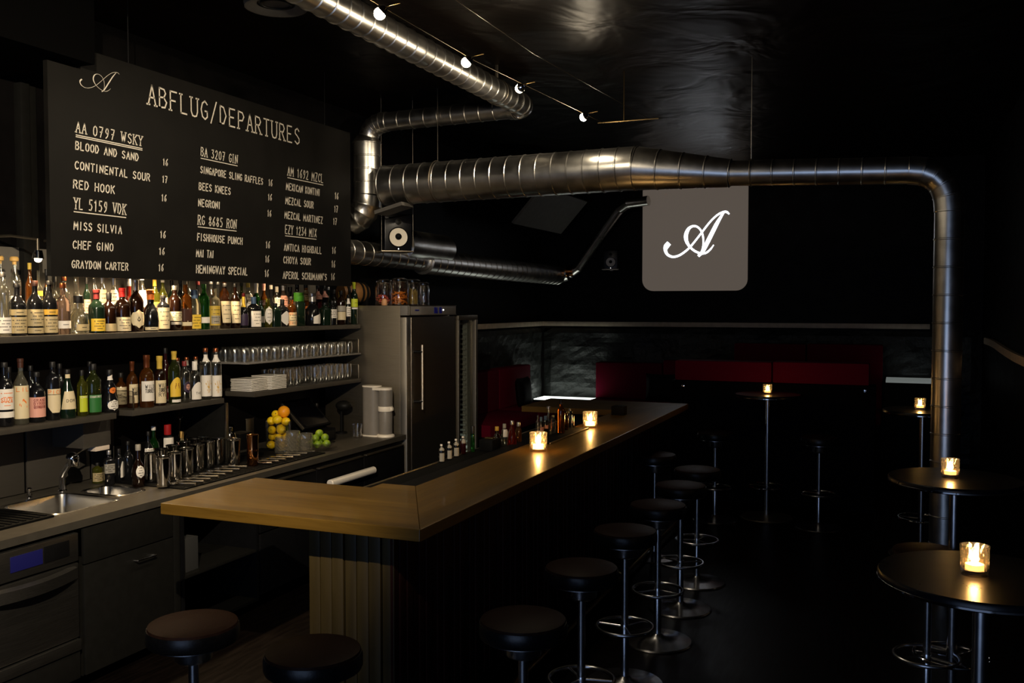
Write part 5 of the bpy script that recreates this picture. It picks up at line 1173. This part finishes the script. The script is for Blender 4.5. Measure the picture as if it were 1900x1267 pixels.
for i, (px, py) in enumerate(((819, 857), (833, 852), (846, 847), (859, 842))):
    bar_bottle(px, py, 5.4, py - 33, 'straight', 'wine' if i == 3 else 'black', ('white', .10), [(.05, .52, 'grey', 70, 'plain'), (.66, .86, 'grey', 70, 'plain')] if i < 3 else [(.62, .86, 'grey', 70, 'plain')],
               ('small white-capped bottle on the prep ledge, nearest of four in a row', 'small white-capped bottle on the prep ledge, second of four in a row', 'small white-capped bottle on the prep ledge, third of four in a row', 'dark red white-capped bottle on the prep ledge, farthest of four')[i], name='small_bottle')
bar_bottle(877, 838, 4, 790, 'slim', 'green', ('dark', .3), [], 'slim green bottle with long dark pourer on the prep ledge', name='small_bottle')
p = on_l(892, 833); t = thing('garnish_box', 'black garnish box on the prep ledge, left of the bitters', 'box', (-2.57, p.y, LZ)); MB().bbox(-.05, .05, -.07, .07, 0, .075, .004).build('body', M['matte_black'], t); MB().bbox(-.03, .03, -.02, .02, .0755, .085, .003).build('lid_handle', M['brass'], t)
bar_bottle(922, 829, 8, 791, 'squat', 'brown', ('amberl', .2), [], 'squat dark bottle with an amber stopper on the prep ledge', name='small_bottle')
bar_bottle(936, 826, 6, 786, 'slim', 'clear', ('grey', .2), [(.4, .75, 'white', 65, 'plain')], 'white-labelled dropper bottle on the prep ledge', name='small_bottle')
bar_bottle(950, 827, 9, 780, 'cone', 'red', ('silver', .16), [], 'cone-shaped red bitters bottle on the prep ledge', name='small_bottle')
bar_bottle(962, 822, 6, 783, 'slim', 'amber', ('silver', .2), [], 'slim amber dropper bottle right of the cone-shaped one', name='small_bottle')
p = on_z(1028, 800, HB); t = thing('bottle_tray', 'dark rubber service mat with a steel edge on the bar between the candles', 'tray', (-2.205, 6.22, HB))
MB().bbox(-.065, .085, -.42, .42, 0, .010, .003).build('mat', M['black_rubber'], t); MB().bbox(.085, .092, -.42, .42, 0, .012, .002).build('edge', M['steel'], t)
TZ = HB + .0105
for (px, py, hw, yt, sh, gk, cap, labels, label, sq) in (
    (998, 806, 4, 762, 'straight', 'clear', None, [], 'slim clear tube glass at the near end of the bar tray', False),
    (1004, 803, 5, 765, 'straight', 'black', ('blue', .2), [(.35, .52, 'pink', 60, 'plain')], 'dark bottle with a pale pink band on the bar tray', False),
    (1012, 800, 5.5, 763, 'straight', 'black', ('blue', .2), [(.38, .55, 'pink', 60, 'plain')], 'dark blue-capped bottle beside the round-stoppered one', False),
    (1018, 800, 6, 751, 'wine', 'clear', ('silver', .12, 'ball'), [], 'clear bottle with a round shiny stopper on the bar tray', False),
    (1026, 797, 5.5, 764, 'straight', 'clear', None, [], 'clear cut tube glass in the middle of the bar tray', False),
    (1041, 803, 7, 741, 'tall', 'amber', ('dark', .12), [], 'tallest amber bottle with black cap on the bar tray', False),
    (1050, 797, 5, 762, 'straight', 'amber', ('dark', .1), [], 'amber cylinder bottle right of the tallest one', False),
    (1057, 795, 5, 758, 'straight', 'clear', ('silver', .1), [], 'clear cylinder glass with a shining edge, second from the far end', False),
    (1066, 790, 6, 760, 'straight', 'black', ('dark', .1), [], 'black cylinder at the far end of the bar tray', False)):
    p = on_z(px, py, TZ); p.x = max(-2.262, min(-2.13, p.x)); q = on_x(px, py, p.x); d = depth(q) / FPX
    bottle((p.x, min(6.62, max(5.82, q.y)), TZ), hw * d, (py - yt) * d, sh, gk, cap, labels, label, GBAR, name='small_bottle')
p = on_z(1098, 768, HB); t = thing('napkin_box', 'black napkin box near the far end of the bar', 'box', (-2.16, 7.62, HB)); MB().bbox(-.055, .055, -.05, .05, 0, .075, .005).build('body', M['matte_black'], t); MB().bbox(-.04, .04, -.035, .035, .075, .080, .002).build('slot_rim', M['cab_grey'], t)
# ================================================================== stools
def stool_proto(label, group):
    t = thing('bar_stool', label, 'stool', (0, 0, 0), 0, group)
    MB().lathe([(.150, .756), (.164, .760), (.168, .770), (.168, .80), (.164, .815), (.0001, .815)], n=40).build('seat_band', M['leather_black'], t)
    MB().lathe([(.163, .812), (.160, .824), (.13, .831), (.0001, .834)], n=40).build('seat_pad', M['leather_brown'], t)
    MB().lathe([(.150, .7565), (.150, .752), (.080, .750), (.070, .747), (.069, .744), (.069, .694), (.066, .688), (.050, .680), (.0001, .680)], n=32).build('hub', M['stool_steel'], t)
    MB().lathe([(.019, .05), (.019, .69)], n=20).lathe([(.022, .03), (.022, .32), (.020, .325), (.0001, .325)], n=20).build('column', M['stool_steel'], t)
    mb = MB().ring((0, 0, .31), .148, .009, 40, 10)
    for k in range(3): a = 2 * PI * k / 3 + .5; mb.tube([(0, 0, .31), (.148 * math.cos(a), .148 * math.sin(a), .31)], .006, 8)
    mb.build('foot_ring', M['stool_steel'], t)
    MB().lathe([(.205, 0), (.207, .004), (.200, .012), (.12, .024), (.04, .036), (.024, .05), (.0001, .05)], n=48).build('base', M['stool_steel'], t)
    return t
GS = 'bar stools along the bar'
row = [(-1.285, 3.23, 'brown-topped stool nearest the camera in the row along the bar'), (-1.30, 3.98, 'second brown-topped stool in the row along the bar, counted from the camera'), (-1.305, 4.73, 'third stool in the row along the bar, counted from the camera'),
       (-1.295, 5.42, 'fourth stool in the row along the bar, its polished base disc showing'), (-1.30, 6.07, 'fifth stool in the row along the bar, counted from the camera'), (-1.315, 6.70, 'sixth stool in the row, the last of those standing away from the bar'),
       (-1.76, 7.25, 'far stool pushed in close under the edge of the bar')]
s0 = None
for i, (x, y, lb) in enumerate(row):
    if s0 is None: s0 = stool_proto(lb, GS); s0.location = (x, y, 0); s0.rotation_euler = (0, 0, 1.0)
    else: dup(s0, (x, y, 0), rz=1.0 + i * .8, label=lb)
for x, y, rz, lb, gr in ((-2.40, 2.72, .3, 'brown-topped stool at the bottom left, before the bar end', 'bar stools before the bar end'), (-1.83, 2.66, 1.4, 'black stool in front of the slatted bar end, cut by the bottom edge', 'bar stools before the bar end'),
                         (-1.55, 8.74, .2, 'stool left of the far candle table', 'bar stools at the candle tables'), (-.63, 8.78, 2.2, 'stool right of the far candle table', 'bar stools at the candle tables'),
                         (.155, 4.88, 1.1, 'dark stool at the bottom right between the two near candle tables', 'bar stools at the candle tables')):
    dup(s0, (x, y, 0), rz=rz, label=lb, group=gr)
# ================================================================== candle tables
ZT = 1.17
def table(label, x, y, R=.30):
    t = thing('high_table', label, 'table', (x, y, 0), 0, 'round black high tables')
    MB().lathe([(R - .006, ZT - .028), (R, ZT - .022), (R, ZT - .006), (R - .004, ZT), (.0001, ZT)], n=56).build('tabletop', M['blue_black'], t)
    MB().lathe([(R - .004, ZT - .030), (R + .0015, ZT - .026), (R + .0015, ZT - .020), (R - .004, ZT - .018)], n=56, cap=False).build('edge_band', M['chrome'], t)
    MB().lathe([(.024, .03), (.024, ZT - .04), (.07, ZT - .03), (.0001, ZT - .029)], n=24).build('pole', M['stool_steel'], t)
    mb = MB().ring((0, 0, .30), .17, .009, 40, 10)
    for k in range(3): a = 2 * PI * k / 3 + .9; mb.tube([(0, 0, .30), (.17 * math.cos(a), .17 * math.sin(a), .30)], .006, 8)
    mb.build('foot_ring', M['chrome'], t)
    MB().lathe([(.24, 0), (.242, .004), (.235, .012), (.12, .022), (.05, .03), (.0001, .03)], n=48).build('base', M['steel'], t)
tabs = [(1420, 731, (-1.115, 9.02), 'farthest high table, standing between two stools before the dark bench', 'candle tumbler on the farthest high table, in front of the red bench'),
        (1707, 760, None, 'second farthest high table, left of the vertical duct', 'candle tumbler on the table just left of the vertical duct'),
        (1763, 886, None, 'high table before the foot of the vertical duct', 'candle tumbler on the table before the foot of the duct'),
        (1808, 1066, None, 'nearest high table, at the lower right of the photo', 'candle tumbler on the nearest table at the lower right')]
for px, py, fx_, lb, lc in tabs:
    p = on_z(px, py, ZT); c = fx_ or (p.x + .02, p.y)
    table(lb, c[0], c[1]); candle(lc, p.x if not fx_ else c[0], p.y if not fx_ else c[1] - .02, ZT, .8)

# ================================================================== benches and cushions
t = thing('wall_bench', 'crimson upholstered bench along the left wall behind the bar end', 'bench', (-4.3, 10.2, 0))
def bx(n, m, x0, x1, y0, y1, z0, z1, ox, oy, par, b=.02): return MB().bbox(x0 - ox, x1 - ox, y0 - oy, y1 - oy, z0, z1, b).build(n, M[m], par)
XW2 = XL + .075
bx('plinth', 'matte_black', XW2, -3.98, 9.0, 11.48, 0, .60, -4.3, 10.2, t, .005)
bx('seat', 'red_fabric', XW2, -3.95, 9.0, 10.43, .60, .735, -4.3, 10.2, t); bx('seat', 'red_fabric', XW2, -3.95, 10.44, 11.48, .60, .735, -4.3, 10.2, t)
bx('backrest', 'red_fabric', XW2, -4.46, 9.0, 10.43, .735, 1.225, -4.3, 10.2, t); bx('backrest', 'red_fabric', XW2, -4.46, 10.44, 11.48, .735, 1.225, -4.3, 10.2, t)
YW2 = YB - .075
t = thing('back_bench', 'crimson upholstered bench along the far wall below the projected logo', 'bench', (-2.0, 12.0, 0))
xs = [on_y(x, 650, 12.28).x for x in (1105, 1230, 1362, 1497, 1640)]
bx('plinth', 'matte_black', xs[0] + .005, xs[4] - .015, 11.75, YW2, 0, .60, -2.0, 12.0, t, .005); zs = [on_y(1105, 672, 12.28).z, on_y(1240, 669, 12.28).z, on_y(1362, 637, 12.28).z, on_y(1640, 640, 12.28).z]
for i in range(4):
    bx('seat', 'red_fabric', xs[i], xs[i + 1] - .01, 11.70, YW2, .60, .735, -2.0, 12.0, t)
    bx('backrest', 'red_fabric', xs[i], xs[i + 1] - .012, 12.28, YW2, .735, zs[i], -2.0, 12.0, t)
t = thing('booth_bench', 'high-backed dark bench with a crimson top pad, its back to the room', 'bench', (-1.2, 9.85, 0))
x0, x1, xm = on_y(1251, 690, 9.58).x, on_y(1613, 690, 9.58).x, on_y(1432, 690, 9.58).x; z0, z1 = 1.228, 1.435
bx('body', 'dark_panel', x0 - .03, x1 + .06, 9.58, 9.80, 0, z0, -1.2, 9.85, t, .006)
bx('seat_box', 'matte_black', x0, x1, 9.80, 10.35, 0, .62, -1.2, 9.85, t, .006)
bx('seat', 'red_fabric', x0, x1, 9.80, 10.38, .62, .74, -1.2, 9.85, t)
bx('top_pad', 'red_fabric', x0, xm - .004, 9.60, 9.82, z0, z1, -1.2, 9.85, t); bx('top_pad', 'red_fabric', xm + .004, x1, 9.60, 9.82, z0, z1 + .006, -1.2, 9.85, t)
for px, py in ((1268, 716), (1605, 725)):
    q = on_y(px, py, 9.58); MB().lathe([(.008, 0), (.008, .012), (.016, .018), (.016, .024), (.0001, .026)], n=16).xf(Matrix.Translation((q.x + 1.2, 9.58 - 9.85, q.z)) @ Matrix.Rotation(PI / 2, 4, 'X')).build('knob', M['chrome'], t)
def cushion(label, loc, rot, w_=.42, h_=.36, d_=.12):
    mb = MB(); n = 12; vs = []
    for s_ in (-1, 1):
        for j in range(n + 1):
            for i in range(n + 1):
                u, v = 2 * i / n - 1, 2 * j / n - 1; th = (max(0, (1 - u ** 4) * (1 - v ** 4))) ** .5
                pu = 1 - .06 * (1 - abs(v)) * 0 - .05 * (1 - abs(v) ** 2); vs.append((u * w_ / 2 * (1 - .05 * (1 - v * v)), s_ * d_ / 2 * th, v * h_ / 2 * (1 - .05 * (1 - u * u)) + h_ / 2))
    N = (n + 1) ** 2; fs = []
    for s_ in (0, 1):
        for j in range(n):
            for i in range(n):
                a = s_ * N + j * (n + 1) + i; q = (a, a + 1, a + n + 2, a + n + 1); fs.append(q if s_ else tuple(reversed(q)))
    o = mb.add(vs, fs).build('cushion', M['matte_black'], smooth=60); o.location = loc; o.rotation_euler = rot
    tag(o, label, 'cushion', 'black cushions on the benches')
cushion('black cushion leaning in the left wall bench', (-4.33, 10.95, .738), (-.10, 0, PI / 2))
q = on_y(1226, 740, 12.15); cushion('black cushion on the far bench, left of the dark booth back', (q.x, 12.15, .738), (-.10, 0, 0))
# lit ledges
t = thing('light_ledge', 'glowing white ledge in the far left corner, washing the rough stone', 'light', (-4.25, 12.0, 0))
lx0, lx1 = -4.64, xs[0] - .012
zl = on_y(1040, 739, 12.2).z
MB().bbox(lx0 + 4.25, lx1 + 4.25, 12.02 - 12, 12.46 - 12, 0, zl - .012, .006).build('cabinet', M['matte_black'], t)
MB().bbox(lx0 + 4.25 + .01, lx1 + 4.25 - .01, 12.03 - 12, 12.44 - 12, zl - .012, zl, .003).build('diffuser', M['led_diffuser'], t)
light('ledge_light', 'AREA', (0, .24, zl + .03), .9, (.92, 1.0, .90), target=(-4.25, 12.05, 3), parent=t, sx=.7, sy=.3)
q0, q1 = on_y(1640, 704, 12.0), on_y(1736, 704, 12.0); t = thing('light_ledge', 'dimly lit grey ledge at the far right, left of the vertical duct', 'light', ((q0.x + q1.x) / 2, 12.1, 0))
hw_ = (q1.x - q0.x) / 2 + .1; t.location.x = xs[4] + .02 + hw_ - .04
MB().bbox(-hw_ + .04, hw_, -.25, .34, 0, q0.z - .025, .006).build('cabinet', M['matte_black'], t)
MB().bbox(-hw_ + .05, hw_ - .01, -.24, .33, q0.z - .025, q0.z, .004).build('diffuser', M['led_dim'], t)
light('ledge_light', 'AREA', (0, .1, q0.z + .03), .10, (.85, .95, 1.0), target=((q0.x + q1.x) / 2, 12.2, 3), parent=t, sx=.6, sy=.3)

# ================================================================== loudspeakers
def speaker(label, loc, rz, s, hang=None):
    t = thing('loudspeaker', label, 'speaker', loc, rz, 'black loudspeakers with white cones')
    MB().bbox(-.15 * s, .15 * s, 0, .28 * s, 0, .40 * s, .006).build('cabinet', M['blue_black'], t)
    mb = MB().lathe([(.098 * s, .0), (.104 * s, -.008 * s), (.110 * s, -.006 * s), (.112 * s, 0)], n=36, cap=False)
    mb.xf(Matrix.Translation((0, -.0005, .145 * s)) @ Matrix.Rotation(PI / 2, 4, 'X') @ Matrix.Scale(-1, 4, (0, 0, 1))).build('surround', M['black_rubber'], t)
    mb = MB().lathe([(.100 * s, .004), (.092 * s, .003), (.045 * s, -.0001), (.0001, -.0001)], n=36, cap=False)
    mb.xf(Matrix.Translation((0, -.002, .145 * s)) @ Matrix.Rotation(PI / 2, 4, 'X')).build('cone', M['cone_white'], t)
    MB().ball((0, -.004, .152 * s), .036 * s, 20, 12).build('dust_cap', M['matte_black'], t)
    MB().lathe([(.034 * s, 0), (.034 * s, .006), (.018 * s, .008), (.0001, .012)], n=24).xf(Matrix.Translation((0, 0, .315 * s)) @ Matrix.Rotation(PI / 2, 4, 'X')).build('tweeter', M['cab_grey'], t)
    MB().ball((0, -.003, .018 * s), .006 * s, 8, 6).build('power_lamp', M['white_led'], t)
    mb = MB().bbox(-.19 * s, .17 * s, -.01, .27 * s, -.012, -.001, .002)
    if hang: 
        for x in (-.185 * s, .165 * s): mb.tube([(x, 0, -.006), (x, 0, hang)], .002, 8)
    else: mb.bbox(-.02, .02, .27 * s, .34 * s, -.02, .1, .002)
    mb.build('bracket', M['steel'], t); return t
p = on_x(741, 440, -4.05)
speaker('large black loudspeaker with a white cone hanging beside the blackboard', (-4.06, p.y, p.z - .145 * .80), math.radians(42), .80, ZC - (p.z - .145 * .8))
p = on_y(1131, 486, 12.15); speaker('small black loudspeaker with a white cone on the far wall, left of the projected logo', (p.x, 12.2, p.z - .145 * .62), math.radians(12), .62)

# ================================================================== cable spotlights
M['dark_brass'] = mat('dark_brass', (.18, .12, .05), .4, 1.0)
t = thing('cable_pair', 'pair of thin tensioned cables carrying the ceiling spotlights', 'cable', (-2.25, 4.5, 3.42))
for dx, nm in ((-.02, 'cable'), (.35, 'cable')): MB().tube([(-.06 + dx, -5.5, .03), (-.02 + dx, .5, .0), (.13 + dx, 2.55, -.0)], .0016, 6).build(nm, M['dark_brass'], t)
for x, y in ((-.06, -5.5), (.13, 2.55)): MB().bbox(x - .06, x + .42, y - .004, y + .004, -.004, .004, .001).tube([(x + .15, y, 0), (x + .15, y, ZC - 3.42)], .004, 8).build('spreader', M['dark_brass'], t)
def track_lamp(label, x, y, z, target, power, spot=95, fill=.12):
    t = thing('cable_spotlight', label, 'lamp', (x, y, z), 0, 'halogen spotlights on the ceiling cables')
    d = (Vector(target) - Vector((x, y, z))).normalized(); R3 = d.to_track_quat('Z', 'Y').to_matrix().to_4x4()
    MB().lathe([(.010, -.030), (.016, -.026), (.030, -.004), (.029, -.003), (.014, -.022), (.0001, -.024)], n=24, cap=False).xf(R3).build('reflector', M['chrome'], t)
    MB().ball(tuple(d * .012), .029, 18, 12).build('bulb', M['bulb'], t)
    MB().tube([tuple(d * -.02), (0, 0, .018), (.10, 0, .03)], .0035, 8).build('arm', M['brass'], t)
    light('halogen_beam', 'SPOT', tuple(d * .045), power, HALO, .018, target=target, spot=spot, blend=.6, parent=t)
    light('halogen_spill', 'POINT', (0, 0, -.05), P_SPILL if fill else 0.0, HALO, .014, parent=t) if fill else None; return t
TL = [((708, 22), (-4.40, 3.6, 1.6), 'cable spotlight nearest the camera, beside the ceiling duct'), ((868, 113), (-4.35, 4.6, 1.7), 'second cable spotlight from the camera, before the ceiling duct'),
      ((966, 163), (-4.3, 7.1, 3.05), 'third cable spotlight from the camera, at the elbow of the ceiling duct'), ((1085, 216), (-4.15, 7.3, 2.65), 'last cable spotlight, right of the ceiling duct')]
for (px, py), tg, lb in TL:
    p = on_z(px, py, 3.40); track_lamp(lb, p.x, p.y, p.z, tg, P_TRACK * (1.6 if px > 900 else 1), spot=48 if px > 900 else 95)
track_lamp('cable spotlight outside the photo over the near end of the bar', -2.31, 2.55, 3.40, (-3.2, 3.4, 1.0), P_TRACK * .3)
track_lamp('strong ceiling spotlight outside the photo, behind and right of the camera, aimed at the shelves', -.9, .6, 3.30, (-4.2, 3.9, 1.7), P_KEY, spot=62, fill=0)

# ================================================================== lamps over the top shelf
def shelf_lamp(label, y, z=2.285, x=-4.33, pw=1.0, vis=True):
    t = thing('shelf_spotlight', label, 'lamp', (x, y, z), 0, 'small spotlights over the top shelf')
    MB().lathe([(.022, 0), (.030, -.045), (.028, -.045), (.018, -.006), (.0001, -.004)], n=24, cap=False).build('shade', M['chrome'], t)
    MB().ball((0, 0, -.046), .019, 14, 10).build('bulb', M['bulb'], t)
    MB().tube([(0, 0, -.004), (0, 0, .06), (-.20, 0, .085), (x * 0 - (x - XL) + .004, 0, .085)], .008, 10).build('arm', M['steel'], t)
    light('shelf_beam', 'SPOT', (0, 0, -.068), P_SHELF * pw, WARM, .02, target=(x - .10, y, 1.5), spot=150, blend=.8, parent=t)
shelf_lamp('small chrome spotlight at the left photo edge over the top shelf', 3.47, 2.30)
shelf_lamp('small chrome spotlight left of the blackboard, over the top shelf', 3.74, 2.30, pw=.6)
for y, k, lb in ((4.12, 1.6, 'first hidden spotlight behind the blackboard'), (4.62, 2.6, 'second hidden spotlight behind the blackboard'), (5.25, .8, 'third hidden spotlight behind the blackboard'), (5.95, .45, 'fourth hidden spotlight behind the blackboard')):
    shelf_lamp(lb, y, 2.30, pw=k)
